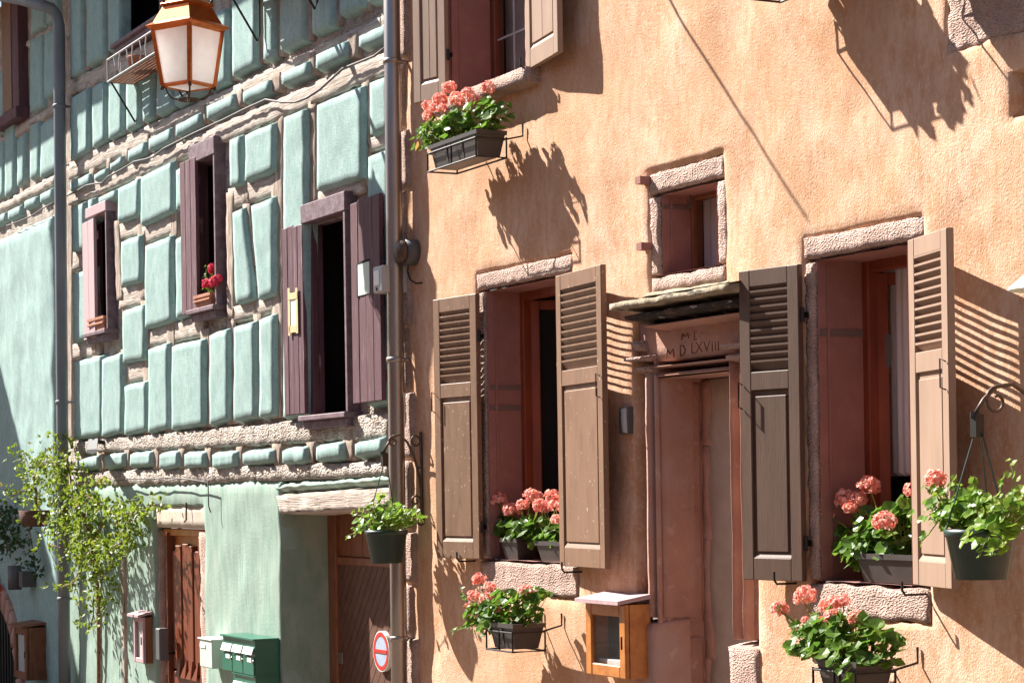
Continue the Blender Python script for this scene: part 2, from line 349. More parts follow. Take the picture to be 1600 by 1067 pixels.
def stone(name, q, yf, mat, parent, amp=.009, freq=16, bev=.014, step=.025, wob=.006, yb=.06):
    s = MB(); s.slab(q, yb, yf, bev=bev, step=step, amp=amp, freq=freq, wob=wob, wf=10); return obj(name, s, mat, parent, True)
def reveal(r, y0, y1, mat, parent, sill=True, bands=()):
    x0, x1, z0, z1 = r; x0 += .012; x1 -= .012; z1 -= .008; z0 += .004; g = MB()
    def grid(a, b, c, d, n, m_):
        a, b, c, d = map(Vector, (a, b, c, d)); vs = []
        for i in range(n + 1):
            for j in range(m_ + 1):
                p = a.lerp(b, i / n).lerp(d.lerp(c, i / n), j / m_); q = .004 * fb(p.x * 9, p.y * 9, p.z * 9); vs.append(p + Vector((q, 0, q)))
        g.add(vs, [(i * (m_ + 1) + j, (i + 1) * (m_ + 1) + j, (i + 1) * (m_ + 1) + j + 1, i * (m_ + 1) + j + 1) for i in range(n) for j in range(m_)])
    grid((x0, y0, z0), (x0, y1, z0), (x0, y1, z1), (x0, y0, z1), 4, 16)
    grid((x1, y1, z0), (x1, y0, z0), (x1, y0, z1), (x1, y1, z1), 4, 16)
    grid((x0, y0, z1), (x0, y1, z1), (x1, y1, z1), (x1, y0, z1), 4, 8)
    if sill: grid((x0, y1, z0), (x0, y0, z0), (x1, y0, z0), (x1, y1, z0), 4, 8)
    # raised mortar joints and a shallow groove strip down the jamb
    o = obj("stone_reveal", g, mat, parent, True)
    if bands:
        jb = MB()
        for (z, h) in bands: jb.box(x0 - .01, x0 + .006, y0 + .01, y1 - .004, z, z + h)
        obj("mortar_joint", jb, M_joint, parent)
    gv = MB(); gv.box(x0 - .01, x0 + .008, y0 + .05, y0 + .062, z0 + .02, z1 - .02); obj("jamb_bead", gv, mat, parent)
    return o
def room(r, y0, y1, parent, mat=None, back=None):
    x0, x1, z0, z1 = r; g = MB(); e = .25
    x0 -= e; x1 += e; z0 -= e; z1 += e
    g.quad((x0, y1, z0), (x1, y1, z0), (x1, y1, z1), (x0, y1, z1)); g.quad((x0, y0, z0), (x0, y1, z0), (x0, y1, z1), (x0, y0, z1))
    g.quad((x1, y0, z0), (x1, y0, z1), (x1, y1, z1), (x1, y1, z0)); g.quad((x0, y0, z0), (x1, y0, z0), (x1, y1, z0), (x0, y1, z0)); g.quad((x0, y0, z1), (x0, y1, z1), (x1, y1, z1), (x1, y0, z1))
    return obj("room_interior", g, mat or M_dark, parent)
def frame_mb(r, y0, y1, w_, bars=()):
    x0, x1, z0, z1 = r; g = MB(); T = lambda a, b, c: (a, b, c)
    g.lbox(T, x0, x0 + w_, y0, y1, z0, z1, .006); g.lbox(T, x1 - w_, x1, y0, y1, z0, z1, .006)
    g.lbox(T, x0 + w_, x1 - w_, y0 + .002, y1, z1 - w_, z1, .006); g.lbox(T, x0 + w_, x1 - w_, y0 + .002, y1, z0, z0 + w_, .006)
    return g
def pane_mb(r, y): 
    g = MB(); g.box(r[0], r[1], y, y + .004, r[2], r[3]); return g

def shutter(parent, hu, fu, vT, vB, yh, yf, mat, louv=True, name="shutter", nsl=11, seed=0, lfrac=(.035, .33), slat=.028, planks=0, mats=None, latch=True):
    """hinge edge at pixel hu (plane yh), free edge at fu (plane yf); vT, vB measured at the hinge edge"""
    vm = (vT + vB) / 2
    A = Vector((WX(hu, vm, yh), yh)); B = Vector((WX(fu, vm, yf), yf)); z1, z0 = WZ(hu, vT, yh), WZ(hu, vB, yh)
    e = (B - A); wd = e.length; e.normalize()
    nrm = Vector((e.y, -e.x));
    if nrm.y > 0: nrm = -nrm
    def T(x, y, z): return (A.x + e.x * x - nrm.x * y, A.y + e.y * x - nrm.y * y, z)
    # T's second axis: negative = towards the street. keep winding right for either hand
    H = z1 - z0; t = .034; st = .075 if not planks else 0
    g = MB(); lb = lambda *a: g.lbox(T, *a)
    if planks:
        pw = wd / planks
        for i in range(planks):
            g.lbox(T, i * pw + .002, (i + 1) * pw - .002, random.Random(seed + i).uniform(0, .004), t, z0, z1 + random.Random(seed + i).uniform(-.006, .006), .004)
        o = obj(name, g, mat, parent)
        for zz in (z0 + H * .12, z0 + H * .86): bt = MB(); bt.lbox(T, .02, wd - .02, t + .001, t + .022, zz - .04, zz + .04, .004); obj("batten", bt, mat, o)
        return o, T, wd, z0, z1
    za, zb = z1 - H * lfrac[0] - st * .4, z1 - H * lfrac[1]
    if not louv: za = zb = z1 - st
    pz1 = zb - .09 if louv else zb; pz0 = z0 + .11
    g.lbox(T, 0, st, 0, t, z0, z1, .004); g.lbox(T, wd - st, wd, 0, t, z0, z1, .004)
    g.lbox(T, st, wd - st, .001, t - .001, za, z1, .003)
    if louv: g.lbox(T, st, wd - st, .001, t - .001, pz1, zb, .003)
    g.lbox(T, st, wd - st, .001, t - .001, z0, pz0, .003)
    o = obj(name, g, mat, parent)
    if louv:
        s = MB(); p = (za - zb) / nsl
        for i in range(nsl):
            zc = zb + p * (i + .5); hh = p * .30
            # slat slopes down towards the street
            hh = slat
            a = [T(st - .004, .002, zc + hh), T(wd - st + .004, .002, zc + hh), T(wd - st + .004, t - .002, zc - hh), T(st - .004, t - .002, zc - hh)]
            b2 = [tuple(Vector(q) + Vector((0, 0, .010))) for q in a]
            s.hexa(a + b2)
        obj("louvres", s, mat, o)
    pn = MB()
    pn.lbox(T, st - .004, wd - st + .004, .016, t - .008, pz0 - .004, pz1 + .004)
    k = 2 if not louv else 1
    iw = (wd - 2 * st - .044) / k
    for i in range(k):
        pn.lbox(T, st + .022 + i * iw + .0008, st + .022 + (i + 1) * iw - .0008, .006, .018, pz0 + .03, pz1 - .03, .003)
    pn.hexa([T(st, .003, pz0 - .002), T(wd - st, .003, pz0 - .002), T(wd - st, .017, pz0 - .002), T(st, .017, pz0 - .002), T(st, .003, pz0 + .001), T(wd - st, .003, pz0 + .001), T(wd - st, .017, pz0 + .026), T(st, .017, pz0 + .026)])
    obj("raised_panel", pn, mat, o)
    for zz in (z0 + H * .12, z0 + H * .84):
        hg = MB(); hg.lbox(T, -.03, .09, t + .001, t + .006, zz - .014, zz + .014); hg.tube([T(-.012, t * .5, zz - .035), T(-.012, t * .5, zz + .035)], .010, 8)
        obj("hinge", hg, M_iron, o)
    if latch:
        l = MB(); xx = wd - .02; zz = pz1 + .03
        l.tube([T(xx, -.004, zz), T(xx, -.03, zz + .012), T(xx, -.03, zz - .11), T(xx, -.004, zz - .12)], .004, 5)
        obj("espagnolette", l, M_iron, o)
    return o, T, wd, z0, z1

def window_orange(r, rout, ydep, uv):
    frame_y = ydep
    fr = obj("window", frame_mb(r, frame_y, frame_y + .06, .055), M_frame, HO); return fr
# left ground-floor window
def build_win(r, rout, ydep, lint, jamb, sill, bands, fw=.06, fm=None):
    win = obj("window", frame_mb(r, ydep, ydep + .07, fw), fm or M_frame, HO)
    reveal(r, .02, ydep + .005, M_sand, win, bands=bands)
    stone("stone_lintel", lint, .006, M_rough, win)
    stone("stone_jamb", jamb, .008, M_rough, win, step=.02, wob=.008, amp=.008)
    stone("stone_jamb", [(r[1], r[3]), (rout[1] + .02, r[3]), (rout[1] + .02, r[2]), (r[1], r[2])], .012, M_rough, win)
    stone("stone_sill", sill, .002, M_rough, win, yb=.2, wob=.014)
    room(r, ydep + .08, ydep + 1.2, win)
    return win
def stone_set(r, rout):
    l = [(rout[0] - .01, rout[3] + .01), (rout[1] + .01, rout[3] + .01), (rout[1] + .01, r[3]), (rout[0] - .01, r[3])]
    j = [(rout[0] - .01, r[3] - .004), (r[0] + .002, r[3] - .004), (r[0] + .002, r[2]), (rout[0] - .01, r[2])]
    s = [(rout[0] - .005, r[2]), (rout[1] + .01, r[2]), (rout[1] + .01, rout[2] - .01), (rout[0] - .005, rout[2] - .01)]
    return l, j, s
YD = .25
l, j, s = stone_set(oL, oL_out); zj = lambda f, r: r[2] + (r[3] - r[2]) * f
WL = build_win(oL, oL_out, YD, l, j, s, [(zj(.63, oL), .03), (zj(.555, oL), .03)])
l, j, s = stone_set(oR, oR_out)
WRW = build_win(oR, oR_out, .28, l, j, s, [(zj(.76, oR), .035)])
# casements opened inwards
def casement(win, r, y, ang, wd, mat=M_frame, hinge_left=True, glass=True):
    x0 = r[0] + .06 if hinge_left else r[1] - .06; sg = 1 if hinge_left else -1
    c, s_ = math.cos(ang), math.sin(ang)
    def T(x, yy, z): return (x0 + sg * (x * c) + sg * (-yy * s_) * (1), y + x * s_ + yy * c, z)
    g = MB(); z0, z1 = r[2] + .06, r[3] - .06
    g.lbox(T, 0, .06, 0, .045, z0, z1, .005); g.lbox(T, wd - .06, wd, 0, .045, z0, z1, .005)
    g.lbox(T, .06, wd - .06, .001, .044, z1 - .06, z1, .004); g.lbox(T, .06, wd - .06, .001, .044, z0, z0 + .08, .004)
    o = obj("casement", g, mat, win)
    if glass:
        p = MB(); p.lbox(T, .06, wd - .06, .018, .022, z0 + .08, z1 - .06); obj("pane", p, M_glass, win)
    return o
casement(WL, oL, YD + .05, R(62), .42); casement(WL, oL, YD + .05, R(20), .36, hinge_left=False)
cu = MB(); cu.box(oL[0] + .30, oL[1] - .02, YD + .13, YD + .14, oL[2] + .06, oL[3] - .1); obj("curtain", cu, M_curtd, WL)  # pale sheet standing in for the light reflected in the casement glass
casement(WRW, oR, .33, R(70), .34); casement(WRW, oR, .33, R(55), .34, hinge_left=False)
cu = MB()
for i in range(16): cu.slab([(oR[0] - .02 + i * .05, oR[3]), (oR[0] + .03 + i * .05, oR[3]), (oR[0] + .03 + i * .05, oR[2] + .5), (oR[0] - .02 + i * .05, oR[2] + .5)], .44, .415, bev=.02, step=.2)
obj("curtain", cu, M_curt, WRW, True)
hd = MB(); hd.box(oR[0] + .2, oR[0] + .208, .275, .30, zj(.66, oR), zj(.76, oR)); obj("window_handle", hd, M_greyd, WRW)

# small window
l, j, s = stone_set(oS, oS_out)
WS = build_win(oS, oS_out, .2, l, j, s, [(zj(.82, oS), .02)], .03, M_casedk)
obj("pane", pane_mb((oS[0] + .028, oS[1] - .028, oS[2] + .028, oS[3] - .028), .225), M_glass, WS)
cu = MB()
for i in range(8): cu.slab([(oS[0] + .02 + i * .07, oS[3]), (oS[0] + .09 + i * .07, oS[3]), (oS[0] + .09 + i * .07, oS[2]), (oS[0] + .02 + i * .07, oS[2])], .28, .262, bev=.03, step=.2)
obj("curtain", cu, M_curt, WS, True)
hk = MB(); c = W(1078, 306, .09)
hk.tube([c + Vector((.025 * math.sin(a) * (1 if a < 3.1416 else 1), 0, -.03 + .03 * math.cos(a))) for a in [i * .52 for i in range(13)]], .004, 5); obj("heart_hook", hk, M_rust, WS)
# iron shutter pins beside the small window
for (u, v) in ((1010, 283), (1012, 386)):
    pn = MB(); p = W(u, v); pn.box(p.x - .02, p.x + .035, -.06, .02, p.z - .02, p.z + .02); obj("hinge_pin", pn, M_sand, WS)

# top left window
WT = obj("window", frame_mb(oT, .30, .37, .075), M_wood, HO)
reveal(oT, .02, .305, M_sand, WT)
stone("stone_jamb", [(oT_out[0] - .01, oT[3]), (oT[0], oT[3]), (oT[0], oT[2]), (oT_out[0] - .01, oT[2])], .0, M_sand, WT, amp=.004)
stone("stone_jamb", [(oT[1], oT[3]), (oT_out[1] + .01, oT[3]), (oT_out[1] + .01, oT[2]), (oT[1], oT[2])], .0, M_sand, WT, amp=.004)
sq = px_quad([(690, 150), (836, 114), (836, 135), (690, 172)], -.07); sx = MB()
sz1 = oT[2] + .0; sz0 = sz1 - .11
sx.slab([(oT_out[0], sz1), (oT_out[1] + .03, sz1), (oT_out[1] + .03, sz0), (oT_out[0], sz0)], .1, -.10, bev=.012, step=.04, amp=.006, freq=12, wob=.005); sx.box(oT_out[0], oT_out[1], -.06, .3, sz1 - .04, sz1 - .002)
obj("stone_sill", sx, M_rough, WT, True)
gp = MB(); gp.box(oT[0] + .075, oT[1] - .075, .33, .334, oT[2] + .075, oT[3] - .075); obj("pane", gp, M_glass, WT)
gb = MB()
xm = oT[0] + .075
for i in range(1, 4): xx = xm + (oT[1] - oT[0] - .15) * i / 4; gb.box(xx - .006, xx + .006, .322, .329, oT[2] + .075, oT[3] - .075)
for i in range(1, 5): zz = oT[2] + .075 + .33 * i; gb.box(xm, oT[1] - .075, .3215, .3285, zz - .006, zz + .006)
obj("glazing_bar", gb, M_grey, WT)
cu = MB(); cu.quad((oT[0], .42, oT[2]), (oT[1], .42, oT[2]), (oT[1], .42, oT[3]), (oT[0], .42, oT[3])); obj("curtain", cu, M_curtd, WT)
room(oT, .38, 1.2, WT)
# upper right window surround: only its shaded stone comes into view
WU = obj("window", frame_mb((oU_out[0] + .45, oU_out[1], oU_out[2] + .4, oU_out[3]), .2, .26, .06), M_frame, HO)
stone("stone_sill", [(oU_out[0] - .012, oU_out[2] + .62), (oU_out[1] + .01, oU_out[2] + .62), (oU_out[1] + .01, oU_out[2] - .012), (oU_out[0] - .012, oU_out[2] - .012)], .008, M_rough, WU, amp=.012)
nb = MB(); nb.slab([(oN[0] + .05, oN[3] + .03), (oN[1] + .1, oN[3] + .03), (oN[1] + .1, oN[2] - .03), (oN[0] + .05, oN[2] - .03)], .12, .0, bev=.12, step=.03, amp=.01, freq=14); obj("stone_boss", nb, M_rough, HO, True)

# shutters of the ochre house
shutter(HO, 746, 679, 458, 873, -.055, -.12, M_shut, seed=1)
shutter(HO, 871, 942, 431, 883, -.055, -.13, M_shut, seed=2)
shutter(HO, 1250, 1157, 412, 908, -.045, -.13, M_shutd, seed=3)  # turned from the sun; its shade is in the darker brown
shutter(HO, 1422, 1483, 375, 913, -.06, -.20, M_shutl, seed=4, slat=.014)
shutter(HO, 692, 642, -390, 152, -.05, -.13, M_shutl, louv=False, seed=5)
shutter(HO, 818, 868, -420, 112, -.06, -.14, M_shutl, louv=False, seed=6)
# shutter catches
for (u, v) in ((737, 876), (903, 893), (1440, 928), (1238, 911), (838, 108)):
    ct = MB(); p = W(u, v, -.02); ct.tube([p + Vector((0, .03, 0)), p + Vector((0, -.09, 0)), p + Vector((-.008, -.10, .02)), p + Vector((-.008, -.10, .06))], .006, 6)
    obj("shutter_catch", ct, M_iron, HO)

# doorway
DW = MB(); dy = .33
x0, x1, z0, z1 = oD
DW.slab([(x0, z1), (x1 + .1, z1), (x1 + .1, z0), (x0, z0)], dy + .05, dy, bev=.01, step=.1, amp=.012, freq=5); door = obj("bricked_up_doorway", DW, M_mort2, HO, True)
dr = MB()
def Lp(y, z, d): return (x0 + d, y, z)
def vslab(ya, yb_, za, zb, d, bev=.02):
    """slab lying on the left reveal: spans y ya..yb, z za..zb, standing d proud"""
    t = MB(); t.slab([(ya, zb), (yb_, zb), (yb_, za), (ya, za)], 0, -d, bev=bev, step=.05, amp=.004, freq=8)
    dr.add([(x0 - p.y, p.x, p.z) for p in t.v], [tuple(f) for f in t.f])
dr.quad((x0, 0.02, z0), (x0, dy + .02, z0), (x0, dy + .02, z1 + .1), (x0, .02, z1 + .1))
zmid = WZ(1045, 985, .2)
vslab(.02, .05, z0, z1 + .02, .012, .006); vslab(.13, dy - .02, zmid + .05, z1 - .02, .014); vslab(.13, dy - .02, z0, zmid - .02, .016); vslab(.075, .115, z0, z1, .008, .008)
obj("panelled_reveal", dr, M_door_sand, door, True)
rb = MB()   # ragged edge of broken stone between the reveal and the mortar
zz = z0; rng = random.Random(9)
while zz < z1 - .05:
    h = rng.uniform(.25, .7); rb.slab([(x0 - .02, min(zz + h, z1)), (x0 + rng.uniform(.05, .11), min(zz + h, z1)), (x0 + rng.uniform(.05, .11), zz), (x0 - .02, zz)], dy + .02, dy - .014, bev=.012, step=.05, amp=.010, freq=12, wob=.035, wf=7); zz += h - .02
obj("broken_stone_edge", rb, M_door_sand, door, True)
lm = MB(); lm.slab([(x0 - .02, z1 + .02), (x1 + .02, z1 + .02), (x1 + .02, z1 - .0), (x0 - .02, z1 - .0)], .4, .03, bev=.008, step=.1)
zA = WZ(1030, 590); zB = WZ(1030, 566); zC = WZ(1030, 525)
lm.slab([(x0 - .06, zB), (x1 + .08, zB), (x1 + .08, (zA + zB) / 2), (x0 - .06, (zA + zB) / 2)], .3, .012, bev=.02, step=.08, amp=.004)
lm.slab([(x0 - .04, (zA + zB) / 2), (x1 + .06, (zA + zB) / 2), (x1 + .06, zA), (x0 - .04, zA)], .3, .035, bev=.02, step=.08, amp=.004)
lm.quad((x0, .05, zA), (x0, dy, zA), (x1, dy, zA), (x1, .05, zA))
obj("lintel_moulding", lm, M_door_sand, door, True)
fz = MB(); fz.slab([(oD_out[0] - .02, WZ(1030, 496)), (oD_out[1] + .02, WZ(1030, 496)), (oD_out[1] + .02, zB), (oD_out[0] - .02, zB)], .3, .04, bev=.01, step=.06, amp=.006, freq=6); frz = obj("frieze", fz, M_door_sand, door, True)
# pilasters
for nm, (ua, ub) in (("left", (997, 1023)), ("right", (1142, 1187))):
    xa = WX(ua, 780); xb = WX(ub, 780); pl = MB()
    zt = WZ(ua, 575 if nm == "left" else 556); zb_ = WZ(ua, 965 if nm == "left" else 1000)
    pl.slab([(xa, zt), (xb, zt), (xb, zb_), (xa, zb_)], .25, .055, bev=.012, step=.08, amp=.004)
    rw = (xb - xa)
    if nm == "left":
        pl.slab([(xb - rw * .5, zt), (xb - rw * .26, zt), (xb - rw * .26, zb_), (xb - rw * .5, zb_)], .1, -.004, bev=.012, step=.08, amp=.005, wob=.004)
    else:
        for f in (.0, .36): pl.slab([(xa + rw * f, zt), (xa + rw * (f + .10), zt), (xa + rw * (f + .10), zb_), (xa + rw * f, zb_)], .1, -.006, bev=.012, step=.08, amp=.005, wob=.004)
    po = obj("pilaster", pl, M_door_sand, door, True)
    cp = MB(); e = .02 if nm == "left" else 0
    cp.slab([(xa - (.07 if nm == 'left' else .02), zt + .075), (xb + .015 - e, zt + .075), (xb - e, zt + .02), (xa - (.05 if nm == 'left' else .015), zt + .02)], .2, -.055, bev=.02, step=.03, amp=.006, freq=15)
    cp.slab([(xa - .035, zt + .03), (xb - e, zt + .03), (xb - e, zt - .05), (xa - .01, zt - .05)], .2, -.02, bev=.03, step=.03, amp=.006, freq=15)
    if nm == "left": cp.slab([(xa - .05, zt + .17), (xa + .07, zt + .17), (xa + .1, zt + .07), (xa - .045, zt + .07)], .2, -.01, bev=.03, step=.03, amp=.012, freq=15)
    obj("capital", cp, M_rough, po, True)
    bs = MB(); bs.slab([(xa - .03, zb_), (xb + .02, zb_), (xb + .02, GZ), (xa - .03, GZ)], .2, -.022, bev=.03, step=.04, amp=.01, freq=12); obj("plinth", bs, M_rough if nm == "right" else M_door_sand, po, True)
# cornice
cx0, cx1 = WX(950, 485, -.2), WX(1138, 450, -.2)
cn = MB(); za = WZ(950, 489, -.2); h = .062
cn.slab([(cx0, za + h), (cx1, za + h), (cx1, za), (cx0, za)], .05, -.20, bev=.015, step=.03, amp=.012, freq=12, wob=.012)
cn.add([(cx0 + .01, -.19, za + h - .006), (cx1, -.19, za + h - .006), (cx1, .03, za + h + .03), (cx0 + .1, .03, za + h + .03)], [(0, 1, 2, 3)])
cor = obj("cornice", cn, M_cornice, door, True)
lg = MB(); lg.slab([(oS_out[0] - .02, oS_out[2] + .01), (oS_out[1] + .06, oS_out[2] + .01), (oS_out[1] + .06, za + .05), (oS_out[0] - .12, za + .05)], .02, -.03, bev=.04, step=.03, amp=.012, freq=12, wob=.014); obj("weathered_ledge", lg, M_cornice, cor, True)
c2 = MB(); c2.slab([(cx0 + .05, za + .004), (cx1 - .02, za + .004), (cx1 - .02, za - .07), (cx0 + .09, za - .07)], .05, -.155, bev=.03, step=.03, amp=.01, freq=12, wob=.008); obj("cornice_moulding", c2, M_black, cor, True)
c3 = MB(); c3.slab([(cx0 + .12, za - .065), (cx1 - .03, za - .065), (cx1 - .03, za - .11), (cx0 + .2, za - .11)], .06, -.09, bev=.04, step=.04, amp=.006, freq=12); obj("cornice_moulding", c3, M_door_sand, cor, True)
def text_mesh(body, size, mat, parent, name, place, extr=.002, shear=0.):
    cu_ = bpy.data.curves.new("lettering", 'FONT'); cu_.body = body; cu_.size = size; cu_.extrude = extr; cu_.shear = shear
    to = bpy.data.objects.new("lettering", cu_); COL.objects.link(to)
    dg = bpy.context.evaluated_depsgraph_get(); me = bpy.data.meshes.new_from_object(to.evaluated_get(dg))
    t = MB(); t.add([place(v.co) for v in me.vertices], [tuple(p.vertices) for p in me.polygons])
    bpy.data.objects.remove(to); bpy.data.meshes.remove(me)
    return obj(name, t, mat, parent)
# carved strokes of the date (raised tubes, the grooves' shade put into a dark colour)
GL = {'M': [[(0, 0), (.12, 1), (.5, .45), (.88, 1), (1, 0)]], 'D': [[(0, 0), (0, 1)], [(0, 1), (.55, .9), (.85, .5), (.55, .1), (0, 0)]], 'L': [[(0, 1), (0, 0), (.7, 0)]], 'X': [[(0, 0), (.9, 1)], [(0, 1), (.9, 0)]],
      'V': [[(0, 1), (.45, 0), (.9, 1)]], 'I': [[(0, 0), (0, 1)]], '.': [[(0, .45), (.06, .55)]]}
def carve(items, parent):
    for (ch, u, v, wpx, hpx) in items:
        g = MB()
        for st in GL[ch]: g.tube([W(u + a * wpx, v - b * hpx - a * wpx * .18, .039) for (a, b) in st], .0034, 5)
        obj("carved_letter" if ch != '.' else "carved_stop", g, M_cut, parent)
carve([('M', 1041, 560, 12, 13), ('D', 1063, 557, 9, 17), ('L', 1081, 552, 8, 16), ('X', 1088, 551, 10, 16), ('V', 1100, 549, 10, 15), ('I', 1113, 549, 1, 15), ('I', 1118, 548, 1, 15), ('I', 1122.5, 548, 1, 15), ('.', 1127, 549, 4, 14),
       ('M', 1065, 531, 11, 9), ('.', 1078, 529, 4, 12), ('L', 1085, 531, 6, 14), ('.', 1097, 527, 4, 14)], frz)

# ------------------------------------------------------------ MIDDLE HOUSE
YP = -.072      # face of plaster panels
XM0 = WX(103, 500)
def qpx(xl, xr, ytl, ytr, ybl, ybr, y=YP): return px_quad([(xl, ytl), (xr, ytr), (xr, ybr), (xl, ybl)], y)
g1, g2, g3 = rect(150, 342, 522, 179), rect(314, 257, 486, 350), rect(492, 350, 650, 556)
g4 = rect(193, -200, 72, 262)
holesM = [g1, g2, g3, g4]
bk = MB(); bk.sheet(XM0, 0.0, 1.68, 7.3, .012, holesM, step=.09, amp=.008, freq=6, wob=.004, depth=.022)
obj("wall", bk, M_mortar, HM, True)
PAN = [(111,131,322,311,397,392),(113,140,424,416,540,531),(137,146,309,305,350,346),(153,181,304,291,326,312),(183,216,290,274,352,340),(219,269,272,247,358,334),(273,300,262,246,333,322),
 (188,219,373,363,451,443),(225,267,380,363,518,505),(273,300,369,354,504,490),(190,225,482,471,571,565),(115,158,561,552,690,682),(158,190,557,547,687,678),(193,228,599,591,684,676),
 (230,262,541,531,681,672),(267,317,537,525,676,667),(325,356,519,508,669,660),(363,397,507,497,663,656),(403,428,494,485,658,653),
 (357,376,215,206,297,292),(381,427,206,186,290,270),(441,477,178,164,660,649),(493,566,158,128,304,282),(575,606,124,110,218,205),(573,608,240,225,641,632),
 # small panels between the two upper beams
 (108,140,282,266,304,291),(146,166,269,257,288,277),(171,191,252,238,271,259),(199,226,231,216,258,243),(231,267,213,194,241,224),(273,312,191,171,219,199),(322,365,161,141,193,171),(378,421,139,118,167,147),(438,481,109,90,141,121),(492,541,80,58,116,92),(558,606,51,29,82,61),
 # panels of the upper storey
 (109,137,150,134,256,238),(143,163,132,122,236,223),(168,190,118,108,222,211),(196,216,112,102,210,199),(221,237,104,96,196,187),(244,268,97,86,186,172),(272,318,80,60,172,148),(324,354,20,8,146,132),(361,399,-30,-45,127,104),(410,427,-45,-52,101,93),(436,475,-45,-60,86,66),(485,519,-60,-75,60,44),(529,566,-75,-90,32,14),(572,606,-85,-100,12,0),
 (109,128,-60,-70,126,113),(134,162,-60,-75,109,93),(168,188,-75,-85,87,73),(266,318,-80,-100,72,50)]
for q in PAN:
    p = MB(); p.slab(qpx(*q), .03, YP - .004 * ((q[0] * 7) % 5) / 4, bev=.034, step=.05, amp=.006, freq=4, wob=.008, wf=6, sq=4.5, seed=q[0] * .1)
    obj("plaster_panel", p, M_green, HM, True)
# leaning panels beside the slanting strut
for q in ([(361, 327), (378, 319), (396, 470), (366, 481)], [(389, 317), (427, 302), (427, 463), (402, 474)]):
    p = MB(); p.slab(px_quad(q, YP), .03, YP, bev=.034, step=.05, amp=.006, freq=4, wob=.008, sq=4.5); obj("plaster_panel", p, M_green, HM, True)
JO = [(120,153,714,707,738,735),(163,193,707,703,737,731),(202,236,704,701,735,730),(248,278,703,700,739,733),(287,319,703,700,736,733),(330,368,703,700,736,732),(378,425,701,697,731,727),(439,478,697,692,731,727),(492,535,691,685,727,721),(553,598,687,676,721,711)]
for q in JO:
    p = MB(); p.slab(qpx(*q, y=-.08), .03, -.085, bev=.04, step=.03, amp=.008, freq=6, wob=.010, sq=4.5, seed=q[0]); obj("plaster_panel", p, M_green, HM, True)
def post(pts, wpx, y=-.030, mat=None, name="timber_post", yb=.03):
    p = MB()
    for (a, b) in zip(pts[:-1], pts[1:]):
        h = wpx / 2 + 2.5
        p.slab(px_quad([(a[0] - h, a[1]), (a[0] + h, a[1] - 2), (b[0] + h, b[1] - 2), (b[0] - h, b[1])], y), yb, y, bev=.010, step=.05, amp=.007, freq=9, wob=.012, wf=3)
    obj(name, p, mat or M_post, HM, True)
for pts, wp in [([(107, 262), (107, 690)], 7), ([(133, 398), (150, 556), (161, 688)], 8), ([(190, 545), (193, 683)], 5), ([(181, 345), (187, 470)], 5), ([(217, 276), (225, 470), (229, 550), (230, 680)], 7), ([(270, 245), (271, 376), (266, 550), (264, 680)], 8),
    ([(320, 512), (322, 670)], 10), ([(359, 300), (360, 500), (360, 666)], 7), ([(376, 206), (384, 318), (395, 447), (401, 490), (408, 655)], 7), ([(433, 180), (433, 656)], 14), ([(488, 157), (489, 320)], 8), ([(570, 124), (569, 295)], 9),
    ([(105, 60), (106, 262)], 8), ([(137, 130), (141, 242)], 7), ([(130, -40), (133, 112)], 6), ([(164, -40), (165, 222)], 6), ([(193, 112), (194, 212)], 7), ([(218, 100), (219, 200)], 6), ([(240, 95), (241, 188)], 7), ([(320, 50), (320, 150)], 8), ([(357, -40), (358, 130)], 8), ([(399, -40), (408, 102)], 9), ([(431, -40), (431, 92)], 11), ([(479, -60), (480, 66)], 10), ([(523, -70), (524, 42)], 9), ([(568, -80), (569, 20)], 9)]:
    post(pts, wp)
for (a, b, t, e) in [(153,163,703,738),(193,202,700,736),(237,248,698,736),(279,287,698,735),(320,330,697,735),(369,378,695,733),(426,439,690,730),(479,491,687,726),(536,552,682,722)]:
    p = MB(); p.slab(px_quad([(a - 2, t), (b + 1, t - 1), (b, e), (a + 1, e)], -.045), .03, -.045, bev=.02, step=.04, amp=.01, freq=10); obj("joist_end", p, M_post, HM, True)
for (a, b, t, e) in [(140,147,262,290),(166,172,246,278),(191,199,232,260),(226,232,210,245),(267,273,190,226),(312,322,162,198),(365,378,138,172),(421,438,112,148),(481,492,80,122),(541,558,50,95)]:
    p = MB(); p.slab(px_quad([(a - 1, t), (b + 1, t - 3), (b, e - 3), (a, e)], -.04), .03, -.04, bev=.02, step=.04, amp=.01, freq=10); obj("joist_end", p, M_post, HM, True)
def beam(q, y=-.02, mat=None, grow=4, amp=.009, name="timber_beam", freq=7, bev=.012, wob=.014):
    q = [(q[0][0], q[0][1] - grow), (q[1][0], q[1][1] - grow), (q[2][0], q[2][1] + grow), (q[3][0], q[3][1] + grow)]
    p = MB(); p.slab(px_quad(q, y), .03, y, bev=bev, step=.045, amp=amp, freq=freq, wob=wob, wf=4); obj(name, p, mat or M_beam, HM, True)
beam([(104, 303), (608, 80), (608, 111), (104, 321)], -.032)
beam([(104, 258), (608, 22), (608, 50), (104, 281)], -.030)
beam([(104, 131), (268, 52), (268, 76), (104, 149)], -.030)
